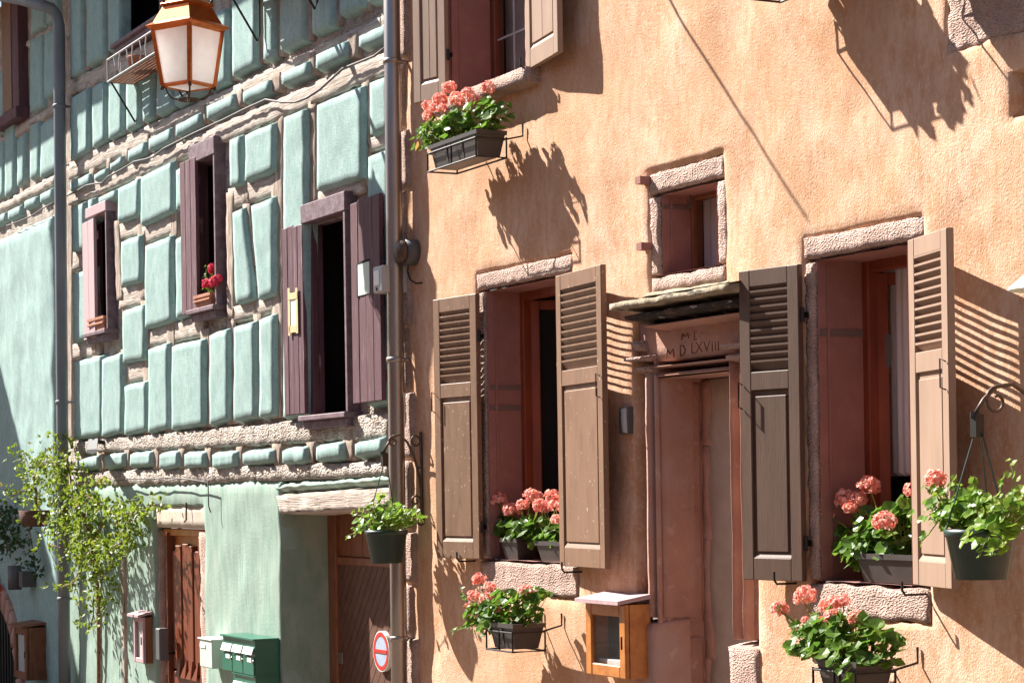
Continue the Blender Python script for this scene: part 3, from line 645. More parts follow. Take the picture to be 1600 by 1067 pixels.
for q in [[(183, 355), (219, 341), (219, 363), (183, 374)], [(222, 360), (270, 336), (270, 362), (222, 380)], [(112, 398), (132, 393), (132, 414), (112, 424)], [(188, 454), (222, 444), (223, 471), (189, 481)], [(228, 521), (316, 492), (316, 523), (228, 540)],
          [(359, 299), (428, 272), (428, 302), (359, 325)], [(364, 483), (428, 464), (428, 485), (364, 503)], [(491, 304), (568, 283), (568, 296), (491, 320)], [(573, 220), (608, 205), (608, 224), (573, 238)], [(112, 542), (150, 532), (152, 552), (114, 560)], [(190, 573), (228, 566), (229, 590), (192, 598)]]:
    beam([(q[0][0] - 3, q[0][1]), (q[1][0] + 3, q[1][1]), (q[2][0] + 3, q[2][1]), (q[3][0] - 3, q[3][1])], -.026)
beam([(112, 690), (608, 644), (608, 686), (116, 708)], -.045, M_mortar, amp=.022, name="rubble_course", freq=14, bev=.02, wob=.012, grow=2)
beam([(118, 737), (608, 720), (608, 744), (118, 762)], -.045, M_mortar, amp=.022, name="rubble_course", freq=14, bev=.02, wob=.012, grow=2)
# ground floor plaster with door hole and garage opening
zt = WZ(300, 752); gx0, gx1 = WX(104, 850), WX(441, 900, -.04)
dg = rect(251, 790, 1300, 329); dg[2] = GZ
gf = MB(); gf.sheet(gx0, gx1, GZ, zt, -.045, [dg], step=.07, amp=.014, freq=2.2, wob=.012, depth=.16, top_round=True)
obj("ground_floor_plaster", gf, M_green2, HM, True)
pb = MB(); pb.slab(px_quad([(428, 752), (613, 737), (613, 760), (428, 771)], -.05), .03, -.055, bev=.05, step=.04, amp=.012, wob=.015); obj("plaster_band", pb, M_green2, HM, True)
garz = WZ(437, 804, -.05)
lt = MB(); lt.slab(px_quad([(431, 769), (613, 758), (613, 797), (437, 806)], -.06), .30, -.065, bev=.02, step=.03, amp=.012, freq=8, wob=.012); obj("timber_lintel", lt, M_beam, HM, True)
# garage reveal (left jamb faces right) and herringbone doors
jr = MB(); YG = .36
n = 8
for i in range(n):
    for k in range(20):
        a, b = -.045 + (YG + .045) * i / n, -.045 + (YG + .045) * (i + 1) / n; c, d = GZ + (garz + .06 - GZ) * k / 20, GZ + (garz + .06 - GZ) * (k + 1) / 20
        jr.quad((gx1, a, c), (gx1, b, c), (gx1, b, d), (gx1, a, d))
obj("garage_jamb", jr, M_green2, HM)
so_ = MB(); so_.quad((gx1, .29, garz + .04), (gx1, YG + .2, garz + .04), (0, YG + .2, garz + .04), (0, .29, garz + .04)); obj("garage_soffit", so_, M_post, HM)
gd = MB(); gx2 = 0.0; gzt = garz + .05; gtop = WZ(540, 876, YG)
T0 = lambda a, b, c: (a, b, c)
fw = .16
gd.lbox(T0, gx1, gx1 + fw, YG - .02, YG + .06, GZ, gzt, .006)
door_g = None
gdo = obj("garage_door", gd, M_casedk, HM)
up = MB(); 
k = 9; ww = (gx2 - gx1 - fw) / k
for i in range(k): up.lbox(T0, gx1 + fw + i * ww + .003, gx1 + fw + (i + 1) * ww - .003, YG + .012, YG + .05, gtop + .03, gzt, .006)
up.lbox(T0, gx1 + fw, gx2, YG - .005, YG + .05, gtop - .03, gtop + .03, .006)
obj("boarded_transom", up, M_casedk, gdo)
hb = MB(); X0, X1, Z0, Z1 = gx1 + fw, gx2 - .1, GZ, gtop - .03; xm = (X0 + X1) / 2
import itertools
def clip(poly, f):
    out = []
    for i in range(len(poly)):
        a, b = poly[i], poly[(i + 1) % len(poly)]; fa, fbv = f(a), f(b)
        if fa >= 0: out.append(a)
        if (fa >= 0) != (fbv >= 0): t = fa / (fa - fbv); out.append((a[0] + (b[0] - a[0]) * t, a[1] + (b[1] - a[1]) * t))
    return out
for side in (0, 1):
    xa, xb = (X0, xm) if side == 0 else (xm, X1); slope = 1.25 if side == 0 else -1.25
    c = -6.0
    while c < 6:
        pol = [(xa, Z0), (xb, Z0), (xb, Z1), (xa, Z1)]; e = .006
        fz_ = lambda p: p[1] - slope * (p[0] - xm)
        pol = clip(pol, lambda p: fz_(p) - (c + e)); 
        if len(pol) > 2: pol = clip(pol, lambda p: (c + .135 - e) - fz_(p))
        if len(pol) > 2:
            nn = len(pol); vs = [(p[0], YG, p[1]) for p in pol] + [(p[0], YG + .03, p[1]) for p in pol]
            hb.add(vs, [tuple(range(nn))] + [(i, i + nn, (i + 1) % nn + nn, (i + 1) % nn) for i in range(nn)])
        c += .135
hb.quad((X0, YG + .012, Z0), (X1, YG + .012, Z0), (X1, YG + .012, Z1), (X0, YG + .012, Z1))
obj("herringbone_boards", hb, M_garage, gdo)
lp = MB(); p = W(523, 1026, YG - .01); lp.lbox(T0, p.x - .16, p.x + .16, YG - .012, YG, p.z - .045, p.z + .045, .004); lp.lathe([(0, 0), (.03, 0), (.03, .012), (0, .012)], (0, 0, 0), 10) if False else None
obj("lock_plate", lp, M_zinc, gdo)
# front door of the timbered house
YDD = .10
fd = MB(); dx0, dx1 = dg[0], dg[1]; ztop = dg[3]
zl = WZ(290, 826, YDD)
fd.slab([(dx0 - .02, ztop + .02), (dx1 + .02, ztop + .02), (dx1 + .02, zl), (dx0 - .02, zl)], .2, -.02, bev=.015, step=.06, amp=.006)
fd_o = obj("door_lintel", fd, M_pale, HM, True)
fj = MB(); fj.slab([(dx1 - .22, zl), (dx1 + .02, zl), (dx1 + .02, GZ), (dx1 - .22, GZ)], .2, -.015, bev=.02, step=.06, amp=.012, freq=10); obj("door_jamb", fj, M_rough, HM, True)
fj = MB(); fj.slab([(dx0 - .02, zl), (dx0 + .06, zl), (dx0 + .06, GZ), (dx0 - .02, GZ)], .2, -.01, bev=.02, step=.06, amp=.008, freq=10); obj("door_jamb", fj, M_rough, HM, True)
dd = MB(); a0, a1 = dx0 + .06, dx1 - .22; dd.box(a0, a1, YDD - .02, YDD + .02, GZ, zl); dd.lbox(T0, a0, a1, .03, .09, zl - .06, zl, .006)
dr_o = obj("front_door", dd, M_case, HM)
pk = MB(); nb_ = 7; pw = (a1 - a0) / nb_; dzt = WZ(275, 855, YDD); dzb = WZ(290, 1045, YDD)
for i in range(nb_):
    xx = a0 + pw * i
    if i == 0: tops = .1
    tops = .16 * math.sin(math.pi * ((i + .5) / nb_)) if i else .02
    pk.lbox(T0, xx + .006, xx + pw - .006, .03 + .012 * (i % 2), .08, dzb, dzt - .12 + tops, .006)
pk.lbox(T0, a0 + pw * .95, a0 + pw * 1.12, .0, .075, GZ, dzt + .14, .006)
pk.lbox(T0, a1 - pw * .25, a1, -.01, .075, GZ, zl - .06, .006)
obj("door_boards", pk, M_wood, dr_o)
pt = MB()
for i in range(nb_ - 1):
    if i == 1: continue
    xx = a0 + pw * (i + .5); pt.add([(xx - pw * .42, .02, dzb - .02), (xx + pw * .42, .02, dzb - .02), (xx + pw * .42, .02, dzb + .10), (xx - pw * .42, .0, dzb - .06), (xx + pw * .42, .0, dzb - .06), (xx + pw * .42, .07, dzb + .10), (xx - pw * .42, .07, dzb + .02)], [(3, 4, 2), (3, 2, 6), (2, 5, 6), (4, 5, 2)])
pt.lbox(T0, a0, a1, .035, .075, GZ, dzb - .02, .006)
obj("door_base_rail", pt, M_wood, dr_o)
kn = MB(); kp = W(265, 1020, 0.0); kn.tube([kp + Vector((0, .05, 0)), kp + Vector((0, -.02, 0)), kp + Vector((.0, -.03, 0))], [.012, .012, .028], 10); kn.tube([kp + Vector((0, -.02, 0)), kp + Vector((.0, -.05, 0))], [.03, .02], 10); obj("door_knob", kn, M_iron, dr_o, True)
hk2 = MB(); hk2.tube([W(291, 785, -.05), W(291, 812, -.06), W(288, 815, -.06)], .008, 6); obj("iron_hook", hk2, M_rust, HM)
for (u0, v0, wpx) in ((154, 925, 6), (193, 868, 6)):
    p = MB(); p.slab(px_quad([(u0 - wpx / 2, v0), (u0 + wpx / 2, v0), (u0 + wpx / 2 + 3, 1200), (u0 - wpx / 2 + 3, 1200)], -.055), -.02, -.065, bev=.02, step=.06, amp=.008, freq=10, wob=.012); obj("timber_strip", p, M_post, HM, True)

# windows of the timbered house
def gwin(r, rr=.10, lint=None, dy=.1):
    x0, x1, z0, z1 = r; T = T0
    g = MB(); g.lbox(T, x0 - .07, x0 + .008, -.022, .03, z0, z1, .006); o = obj("window", g, M_purp, HM)
    g = MB(); g.lbox(T, x1 - .012, x1 + .03, -.085, .02, z0, z1, .006); obj("jamb_post", g, M_purpf, o)
    g = MB(); g.box(x0 - .03, x0 + .004, .031, .07, z0, z1); obj("inner_lining", g, M_purp, o)
    l_ = MB(); l_.lbox(T, x0 - (.10 if x1 - x0 > .8 else .03), x1 + .04, -.092, .118, z1, z1 + rr, .006); obj("lintel_board", l_, lint or M_purpf, o)
    s_ = MB(); s_.lbox(T, x0 - .05, x1 + .07, -.13, .1, z0 - .04, z0, .006); s_.lbox(T, x0 - .03, x1 + .04, -.095, .1, z0 - .10, z0 - .04, .006); obj("window_sill", s_, M_purpf, o)
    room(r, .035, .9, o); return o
Wi1 = gwin(g1, .10, M_purpl); Wi2 = gwin(g2, .15); Wi3 = gwin(g3, .14); Wi4 = gwin(g4)
cs = MB(); cs.add([], []); g_ = frame_mb((g3[0] + .3, g3[1], g3[2] + .05, g3[3] - .05), .16, .2, .09); obj("casement", g_, M_frame, Wi3)
obj("pane", pane_mb((g3[0] + .35, g3[1] - .05, g3[2] + .1, g3[3] - .1), .175), M_glass, Wi3)
rl = MB(); rl.box(g3[0] + .3, g3[1], .155, .2, zj(.36, g3), zj(.36, g3) + .06); obj("transom_bar", rl, M_purpf, Wi3)
cu = MB(); cu.slab([(g3[0] + .55, zj(.4, g3)), (g3[1] + .1, zj(.4, g3)), (g3[1] + .1, g3[2]), (g3[0] + .2, g3[2])], .34, .32, bev=.02, step=.1); obj("curtain", cu, M_curtd, Wi3, True)
shutter(HM, 147, 129, 340, 527, -.105, -.085, M_purpl, planks=2, seed=11)  # sunlit look carried by the paler plum
shutter(HM, 306, 282, 244, 487, -.10, -.11, M_purp2, planks=3, seed=12)
o3, T3, wd3, z03, z13 = shutter(HM, 474, 442, 349, 646, -.08, -.11, M_purp2, planks=4, seed=13)
pa = MB(); pz = z03 + (z13 - z03) * .54; pa.lbox(T3, wd3 * .28, wd3 * .60, -.008, -.002, pz - .11, pz + .12); obj("pasted_notice", pa, M_paper, o3)
ta = MB()
for (xa, xb, za, zb) in ((.20, .30, -.16, .18), (.58, .68, -.17, .19), (.22, .66, .10, .15), (.22, .66, -.15, -.10)): ta.lbox(T3, wd3 * xa, wd3 * xb, -.012 - .002 * (za > 0), -.009, pz + za, pz + zb)
obj("adhesive_tape", ta, M_tape, o3)
o4, T4, wd4, z04, z14 = shutter(HM, 549, 594, 318, 631, -.09, -.125, M_purp, planks=4, seed=14)
pz = z04 + (z14 - z04) * .60; px_ = wd4 * .46
pg = MB(); pg.lbox(T4, px_ - wd4 * .2, px_ + wd4 * .2, -.004, .001, pz - .10, pz + .12); obj("shutter_peephole", pg, M_sage, o4)
ed = MB(); ed.lbox(T4, px_ - wd4 * .23, px_ - wd4 * .2, -.006, .001, pz - .11, pz + .13); ed.lbox(T4, px_ - wd4 * .2, px_ + wd4 * .2, -.006, .001, pz + .12, pz + .135); obj("peephole_dark_edge", ed, M_dark, o4)  # flat near-black strips along the left and top edge, no recess cut
# eave, roof and upper gutter of the timbered house
rf = MB(); rf.hexa([(XM0, -.95, 7.25), (0, -.95, 7.25), (0, 4, 10.5), (XM0, 4, 10.5), (XM0, -.95, 7.38), (0, -.95, 7.38), (0, 4, 10.63), (XM0, 4, 10.63)]); obj("roof", rf, M_tile, HM)

# ------------------------------------------------------------ LEFT HOUSE
XL0, XL1 = -14.5, WX(88, 500)
zpl = WZ(40, 352, -.05)
bl = MB(); bl.sheet(XL0, XL1, 1.0, 7.2, .012, [], step=.15, amp=.008, freq=6, wob=.0); obj("wall", bl, M_mortar, HL, True)
pl = MB(); pl.slab([(XL0, zpl), (WX(84, 500, -.05), zpl), (WX(84, 500, -.05), GZ), (XL0, GZ)], .02, -.05, bev=.07, step=.08, amp=.02, freq=2.2, wob=.02); obj("rendered_front", pl, M_green, HL, True)
for q in [(8,28,326,317,348,338),(33,52,311,303,331,322),(58,77,300,290,322,312),(-14,4,337,328,358,348),(80,86,292,288,312,307),
          (3,17,190,180,312,300),(22,33,215,205,296,286),(42,56,195,185,285,275),(58,84,193,175,282,265),(-10,1,110,105,215,205),(2,16,60,50,105,97),(42,62,60,50,180,168),(64,83,50,40,158,148),(44,64,-30,-40,55,42),(67,84,-40,-50,42,30),(2,16,-10,-20,75,68),(-14,1,225,215,318,308),(2,16,110,102,182,172)]:
    p = MB(); p.slab(qpx(*q), .03, -.045, bev=.034, step=.06, amp=.006, freq=4, wob=.008, sq=4.5); obj("plaster_panel", p, M_green, HL, True)
for pts, wp in [([(19, 190), (20, 310)], 5), ([(40, 200), (40, 290)], 4), ([(58, 180), (56, 280)], 4), ([(67, -20), (58, 180)], 5), ([(86, 300), (88, 700)], 5), ([(1, 100), (4, 320)], 4)]:
    p = MB()
    for (a, b) in zip(pts[:-1], pts[1:]): p.slab(px_quad([(a[0] - wp / 2, a[1]), (a[0] + wp / 2, a[1]), (b[0] + wp / 2, b[1]), (b[0] - wp / 2, b[1])], 0), .03, -.002, bev=.02, step=.08, amp=.012, freq=9)
    obj("timber_post", p, M_post, HL, True)
for q in ([(-10, 322), (86, 268), (86, 290), (-10, 340)], [(-10, 222), (86, 158), (86, 176), (-10, 238)], [(42, 62), (86, 36), (86, 50), (42, 76)], [(-10, 108), (17, 92), (17, 106), (-10, 120)]):
    p = MB(); p.slab(px_quad(q, -.02), .03, -.025, bev=.03, step=.08, amp=.02, freq=9, wob=.02); obj("timber_beam", p, M_beam, HL, True)
p5 = rect(17, 10, 185, 38)
wl = MB(); wl.lbox(T0, p5[1] - .15, p5[1] + .12, -.10, .1, p5[2], p5[3] + 1, .006); wlo = obj("window", wl, M_purp, HL)
wl = MB(); wl.lbox(T0, p5[0] - .3, p5[1] + .15, -.14, .1, p5[2] - .12, p5[2], .006); obj("window_sill", wl, M_purp, wlo)
sh = MB(); sh.lbox(T0, p5[0], p5[1] - .2, -.10, -.06, p5[2] + .03, p5[3] + 1, .004); obj("shutter", sh, M_shut, HL)
# arched doorway of the left house
ar = MB(); ax, az = WX(-3, 1060, -.05), GZ; rx, rz = 1.02, .95; nseg = 18
for i in range(nseg):
    a0_, a1_ = math.pi * i / nseg, math.pi * (i + .96) / nseg
    P_ = lambda r_, a: (ax + (rx + r_) * math.cos(a), az + (rz + r_) * math.sin(a))
    ar.slab([P_(.26, a1_), P_(.26, a0_), P_(0, a0_), P_(0, a1_)], -.02, -.10, bev=.015, step=.06, amp=.006)
obj("arch_surround", ar, M_door_sand, HL, True)
ad_ = MB(); vs = [(ax, -.062, az)] + [(ax + rx * math.cos(math.pi * i / 24), -.062, az + rz * math.sin(math.pi * i / 24)) for i in range(25)]
ad_.add(vs, [(0, i + 1, i + 2) for i in range(24)]); ado = obj("arched_door", ad_, M_greyd, HL)
gr = MB()
for i in range(-7, 8):
    xx = ax + i * .13; hh = rz * math.sqrt(max(0, 1 - ((xx - ax) / rx) ** 2)); gr.tube([(xx, -.08, az), (xx, -.08, az + max(.02, hh - .02))], .014, 6)
obj("iron_bar", gr, M_iron, ado)
rf = MB(); rf.hexa([(XL0, -.98, 7.2), (XM0 - .004, -.98, 7.2), (XM0 - .004, 4, 10.3), (XL0, 4, 10.3), (XL0, -.98, 7.32), (XM0 - .004, -.98, 7.32), (XM0 - .004, 4, 10.42), (XL0, 4, 10.42)]); obj("roof", rf, M_tile, HL)
# house jutting into the street further left (casts the slanting shade on the left house)
jt = MB(); jt.box(-24, -16.0, -5.5, .2, GZ, 8.05); jo = obj("neighbouring_house", jt, M_opp); tag(jo, "plain rose house jutting into the street beyond the left edge", "house")
rf = MB(); rf.add([(-24.2, -5.7, 8.06), (-16, -5.7, 8.06), (-16, .2, 8.06), (-24.2, .2, 8.06), (-20.5, -5.7, 10), (-20.5, .2, 10)], [(0, 1, 4), (1, 2, 5, 4), (2, 3, 5), (3, 0, 4, 5)]); obj("roof", rf, M_tile, jo)
op = MB(); op.box(-9, 26, -15, -8.2, GZ, 6.0); oo = obj("opposite_house", op, M_opp); tag(oo, "long rose plastered house across the street, behind the viewer", "house")

# ------------------------------------------------------------ drainpipes, gutter, cables
def pipe(pts, r, mat, label, collars, name="drainpipe", n=20):
    t = MB(); t.tube(pts, r, n); o = obj(name, t, mat, None, True); tag(o, label, "drainpipe", "drainpipes")
    for z in collars:
        c = MB(); base = min(pts, key=lambda p: abs(p[2] - z)); 
        for a, b in zip(pts[:-1], pts[1:]):
            if min(a[2], b[2]) <= z <= max(a[2], b[2]): f = (z - a[2]) / (b[2] - a[2]); base = Vector(a).lerp(Vector(b), f)
        c.lathe([(r + .001, -.018), (r + .009, -.014), (r + .009, .014), (r + .001, .018)], (base[0], base[1], z), n)
        c.box(base[0] - .012, base[0] + .012, base[1] + r * .8, .05, z - .01, z + .01)
        obj("pipe_collar", c, mat, o, True)
    return o
yp = -.105
pA, pB = W(612, 0, yp), W(624, 1067, yp)
d = (pA - pB) / (pA.z - pB.z)
pts = [pB + d * (zz - pB.z) for zz in (GZ, 1.0, 2.5, 4.0, 7.4)]
pR = pipe(pts, .056, M_zinc, "tall zinc drainpipe running between the green and the ochre house", [WZ(614, 96, yp), WZ(619, 562, yp), WZ(623, 997, yp)])
yl = -.17
pA, pB = W(92, 40, yl), W(101, 1067, yl); d = (pA - pB) / (pA.z - pB.z)
top = pA + d * 0.0
bend = [W(88, 24, yl - .02), W(80, 14, yl - .08), W(66, 9, yl - .16), W(30, -1, yl - .3), W(-20, -10, yl - .4)]
pts = list(reversed(bend)) + [top] + [pB + d * (zz - pB.z) for zz in (4.5, 3, 1.5, GZ)]
pipe(pts, .06, M_slate, "dark grey drainpipe with a bent top at the left, behind the climbing vine", [WZ(95, 165, yl), WZ(98, 628, yl), WZ(100, 935, yl)])
wire = [(104, 306), (118, 300), (135, 290), (150, 287), (160, 286), (168, 277), (190, 265), (210, 253), (228, 249), (240, 245), (255, 233), (300, 210), (350, 187), (380, 172), (415, 156), (440, 160), (462, 160), (480, 153), (500, 140), (520, 122), (535, 108), (560, 98), (585, 88), (608, 70)]
o = obj("facade_cable", tube_px([(u, v, -.075) for (u, v) in wire], .009, 6), M_cable, None, True); tag(o, "dark electric cable sagging along the upper timber beam", "cable")
wire = [(10, 353), (30, 346), (50, 337), (70, 324), (88, 314)]
o = obj("facade_cable", tube_px([(u, v, -.085) for (u, v) in wire], .007, 6), M_cable, None, True); tag(o, "short dark cable above the plain plaster left of the grey drainpipe", "cable")
wire = [(176, 752), (200, 748), (240, 748), (260, 746), (290, 748), (310, 751), (325, 753), (326, 790), (329, 800)]
o = obj("facade_cable", tube_px([(u, v, -.11) for (u, v) in wire], .006, 6), M_cable, None, True); tag(o, "thin cable along the lower rubble course, dropping beside the wooden door", "cable")
# guard shade at the corner box (round bell) and meter box
bx = thing("alarm_bell", "round dark bell on the corner beside the drainpipe, wires hanging below", "bell", W(637, 394, -.06))
c = W(637, 394, -.06); t = MB()
t.tube([c + Vector((0, .08, 0)), c + Vector((0, -.03, 0))], .088, 20); obj("bell_back", t, M_greyd, bx, True)
t = MB(); t.tube([c + Vector((0, -.028, 0)), c + Vector((0, -.06, 0)), c + Vector((0, -.085, 0)), c + Vector((0, -.092, 0))], [.080, .076, .05, .01], 20); obj("bell_dome", t, M_rust, bx, True)
t = tube_px([(638, 412, -.06), (637, 425, -.05), (641, 437, -.05), (650, 443, -.04), (660, 442, -.01)], .006, 5); obj("wire", t, M_iron, bx)
mx = thing("meter_box", "light grey meter box beside the drainpipe, right of the plum shutter", "box", W(600, 438, -.12))
p = W(600, 438, -.10); t = MB(); t.lbox(T0, p.x + .06, p.x + .22, -.21, .0, p.z - .10, p.z + .08, .012); obj("case", t, M_grey, mx)
t = MB(); t.lbox(T0, p.x + .09, p.x + .18, -.216, -.209, p.z - .05, p.z + .05, .002); obj("cover_plate", t, M_white, mx)
t = MB(); t.lathe([(0.0, -.001), (.018, 0), (.018, .02), (0, .021)], (p.x + .13, -.2, p.z - .085), 10); obj("lock", t, M_greyd, mx)
dbell = thing("door_buzzer", "narrow dark intercom with clear cover on the ochre wall left of the doorway", "intercom", W(978, 657, -.01))
p = W(978, 657, -.01); t = MB(); t.lbox(T0, p.x - .05, p.x + .055, -.03, .02, p.z - .075, p.z + .075, .006); obj("housing", t, M_greyd, dbell)
t = MB(); t.slab([(p.x - .01, p.z + .065), (p.x + .045, p.z + .07), (p.x + .05, p.z - .07), (p.x + .005, p.z - .065)], -.031, -.042, bev=.01, step=.02, amp=.006, freq=30); obj("clear_cover", t, M_grey, dbell, True)

# ------------------------------------------------------------ street lantern
YLN = -.94
lc = W(294, 100, YLN); MPP = (W(294, 0, YLN) - W(294, 100, YLN)).length / 100
def LZ(v): return lc.z + (100 - v) * MPP
axang = math.atan2(CAM.y - lc.y, CAM.x - lc.x) + R(3)
def ring(rpx, v, k0=0): return [(lc.x + rpx * MPP * math.cos(axang + k * math.pi / 2), lc.y + rpx * MPP * math.sin(axang + k * math.pi / 2), LZ(v)) for k in range(4)]
LN = thing("street_lantern", "copper coloured four-sided street lantern with frosted panes hanging high on the left", "street lamp", (lc.x, lc.y, LZ(160)))
def frus(mb_, rings, cap=True):
    vs = [p for r in rings for p in r]; fs = []
    for i in range(len(rings) - 1):
        for k in range(4): fs.append((4 * i + k, 4 * i + (k + 1) % 4, 4 * i + 4 + (k + 1) % 4, 4 * i + 4 + k))
    if cap: fs += [(3, 2, 1, 0), tuple(4 * (len(rings) - 1) + k for k in range(4))]
    mb_.add(vs, fs)
t = MB(); frus(t, [ring(57, 47), ring(66, 43.5), ring(66.5, 42), ring(54, 36), ring(38, 10), ring(34, 9)]); frus(t, [ring(41, 10), ring(42, 7), ring(40, 5), ring(20, -6), ring(8, -14)])
obj("lantern_roof", t, M_copper, LN)
t = MB()
top, bot = ring(54, 46), ring(40, 135)
tv = [Vector(p) for p in top]; bv = [Vector(p) for p in bot]
def bar(mb_, a, b, w_):
    mb_.tube([a, b], w_, 4)
for k in range(4):
    bar(t, tv[k], bv[k], 4.2 * MPP); bar(t, tv[k], tv[(k + 1) % 4], 4 * MPP); bar(t, bv[k], bv[(k + 1) % 4], 3.4 * MPP)
obj("lantern_frame", t, M_copper, LN)
for k in range(4):
    t = MB(); a, b, c_, d_ = tv[k], tv[(k + 1) % 4], bv[(k + 1) % 4], bv[k]; t.quad(a, b, c_, d_); obj("frosted_pane", t, M_frost, LN)
t = MB(); frus(t, [ring(34, 133), ring(33, 137)]); obj("bottom_diffuser", t, M_frost, LN)
t = MB(); ctr = lambda r_, v, a: Vector((lc.x + r_ * MPP * math.cos(a), lc.y + r_ * MPP * math.sin(a), LZ(v)))
for k in range(4):
    a = axang + k * math.pi / 2; t.tube([ctr(40, 136, a), ctr(35, 140, a), ctr(32, 148, a), ctr(26, 155, a), ctr(16, 157, a), ctr(0, 157, a)], 1.5 * MPP, 6)
    t.tube([ctr(41, 134, a), ctr(41, 142, a)], [2 * MPP, 3.2 * MPP], 8)
t.tube([ctr(17, 157, axang + i * .3927) for i in range(17)], 1.3 * MPP, 6)
obj("bottom_scrolls", t, M_copperd, LN, True)
t = MB(); t.lathe([(30 * MPP, 0), (27 * MPP, -22 * MPP * .5), (17 * MPP, -22 * MPP)], (lc.x, lc.y, LZ(136)), 20); obj("glass_bowl", t, M_glass, LN, True)
t = MB()
for k in range(4):
    a = axang + k * math.pi / 2; t.tube([ctr(38, 6, a), ctr(38, 0, a), ctr(38, -3, a)], [1.5 * MPP, 2.5 * MPP, .5 * MPP], 8)
t.tube([ctr(0, -12, 0), ctr(0, -45, 0)], 3 * MPP, 8); obj("finial", t, M_copperd, LN, True)
t = MB(); za = LZ(-45); t.tube([(lc.x, lc.y, za), (lc.x, lc.y - .02, za + .1), (lc.x, lc.y + .2, za + .16), (lc.x, 0, za + .16)], .022, 8); t.tube([(lc.x, lc.y + .35, za + .16), (lc.x, -.2, za + .5), (lc.x, 0, za + .62)], .015, 8); t.box(lc.x - .06, lc.x + .06, -.03, .02, za, za + .75); obj("wall_bracket", t, M_iron, LN)

# rod high on the ochre wall whose thin shadow slants across the stucco
t = MB(); t.tube([(2.62, .02, 5.2), (2.62, -1.16, 5.2)], .009, 8); t.box(2.56, 2.68, -.02, .02, 5.1, 5.3)
o = obj("sign_rod", t, M_iron); tag(o, "thin iron rod sticking out of the ochre wall above the photo's top edge", "rod")

# ------------------------------------------------------------ plants
def leaf(mb_, c, nrm, r, up=None, rnd=random, lobes=7, cup=.22):
    nrm = nrm.normalized(); a = nrm.orthogonal().normalized(); b = nrm.cross(a); ph = rnd.uniform(0, 6.28)
    vs = [c - nrm * r * cup]
    for k in range(lobes):
        t_ = ph + 2 * math.pi * k / lobes; rr = r * (1 if k % 2 else .88) * rnd.uniform(.9, 1.1) * (.45 if k == 0 else 1)
        vs.append(c + (a * math.cos(t_) + b * math.sin(t_)) * rr + nrm * r * rnd.uniform(-.12, .16))
    mb_.add(vs, [(0, k + 1, (k + 1) % lobes + 1) for k in range(lobes)])
def leaflet(mb_, c, d, nrm, L, wd):
    d = d.normalized(); s_ = d.cross(nrm).normalized(); n_ = s_.cross(d)
    mb_.add([c, c + d * L * .4 + s_ * wd * .5 + n_ * L * .06, c + d * L - n_ * L * .08, c + d * L * .4 - s_ * wd * .5 + n_ * L * .06], [(0, 1, 2), (0, 2, 3)])
def head(mb_, c, r, rnd, n=46):
    for i in range(n):
        z = rnd.uniform(-.75, 1); t_ = rnd.uniform(0, 6.28); q = math.sqrt(1 - z * z); d = Vector((q * math.cos(t_), q * math.sin(t_), z * .85))
        p = c + d * r * rnd.uniform(.7, 1.02); nn = (d + Vector((rnd.uniform(-.5, .5), rnd.uniform(-.5, .5), rnd.uniform(-.3, .5)))).normalized()
        a = nn.orthogonal().normalized(); b = nn.cross(a); s_ = r * rnd.uniform(.19, .32); ph = rnd.uniform(0, 6)
        vs = [p]
        for k in range(5): vs.append(p + (a * math.cos(ph + k * 1.2566) + b * math.sin(ph + k * 1.2566)) * s_ + nn * s_ * .3)
        mb_.add(vs, [(0, k + 1, (k + 1) % 5 + 1) for k in range(5)])
def foliage(th, blobs, nleaf, r, mat, seed, heads=(), hr=.05, hmat=None, base=None, up=.5, dead=0, shoots=()):
    rnd = random.Random(seed); fm = MB(); sm = MB()
    for i in range(int(nleaf * 1.35)):
        c, s_ = rnd.choices(blobs, weights=[b[1].x * b[1].z for b in blobs])[0]
        d = Vector((rnd.gauss(0, 1), rnd.gauss(0, 1), rnd.gauss(0, 1))).normalized() * rnd.uniform(.35, 1.05) ** .6
        p = c + Vector((d.x * s_.x, d.y * s_.y, d.z * s_.z))
        nn = Vector((d.x * .5 + rnd.uniform(-.5, .5), d.y * .5 - .35 + rnd.uniform(-.5, .5), up + rnd.uniform(-.3, .6)))
        leaf(fm, p, nn, r * rnd.uniform(.42, 1.05), rnd=rnd)
        if i % 3 == 0: sm.tube([base + Vector(((p.x - base.x) * .6, (p.y - base.y) * .3, 0)), p], .0022, 4, False)
    for pts in shoots:
        P_ = [Vector(q) for q in pts]; sm.tube(P_, .003, 5)
        for k in range(len(P_)):
            for _ in range(2): leaf(fm, P_[k] + Vector((rnd.uniform(-.02, .02), rnd.uniform(-.02, .02), rnd.uniform(-.02, .03))), Vector((rnd.uniform(-.6, .6), -.5, rnd.uniform(0, 1))), r * rnd.uniform(.4, .75), rnd=rnd)
    obj("foliage", fm, mat, th)
    for (hc, k) in heads:
        hm = MB(); head(hm, hc, hr * k * .93 * rnd.uniform(.9, 1.08), rnd, 84); obj("flower_head", hm, hmat or M_petal, th)
        b0 = Vector((base.x + (hc.x - base.x) * .55, base.y + (hc.y - base.y) * .4, base.z + .03)); mid = b0.lerp(hc, .55) + Vector((0, 0, .02)); sm.tube([b0, mid, hc], .0035, 5)
    obj("stems", sm, M_stem, th)
    if dead:
        dm = MB()
        for i in range(dead): c, s_ = rnd.choice(blobs); leaf(dm, c + Vector((rnd.uniform(-1, 1) * s_.x, -s_.y, -s_.z * .8)), Vector((0, -1, .2)), r * .8, rnd=rnd)
        obj("dead_leaf", dm, M_ochre, th)
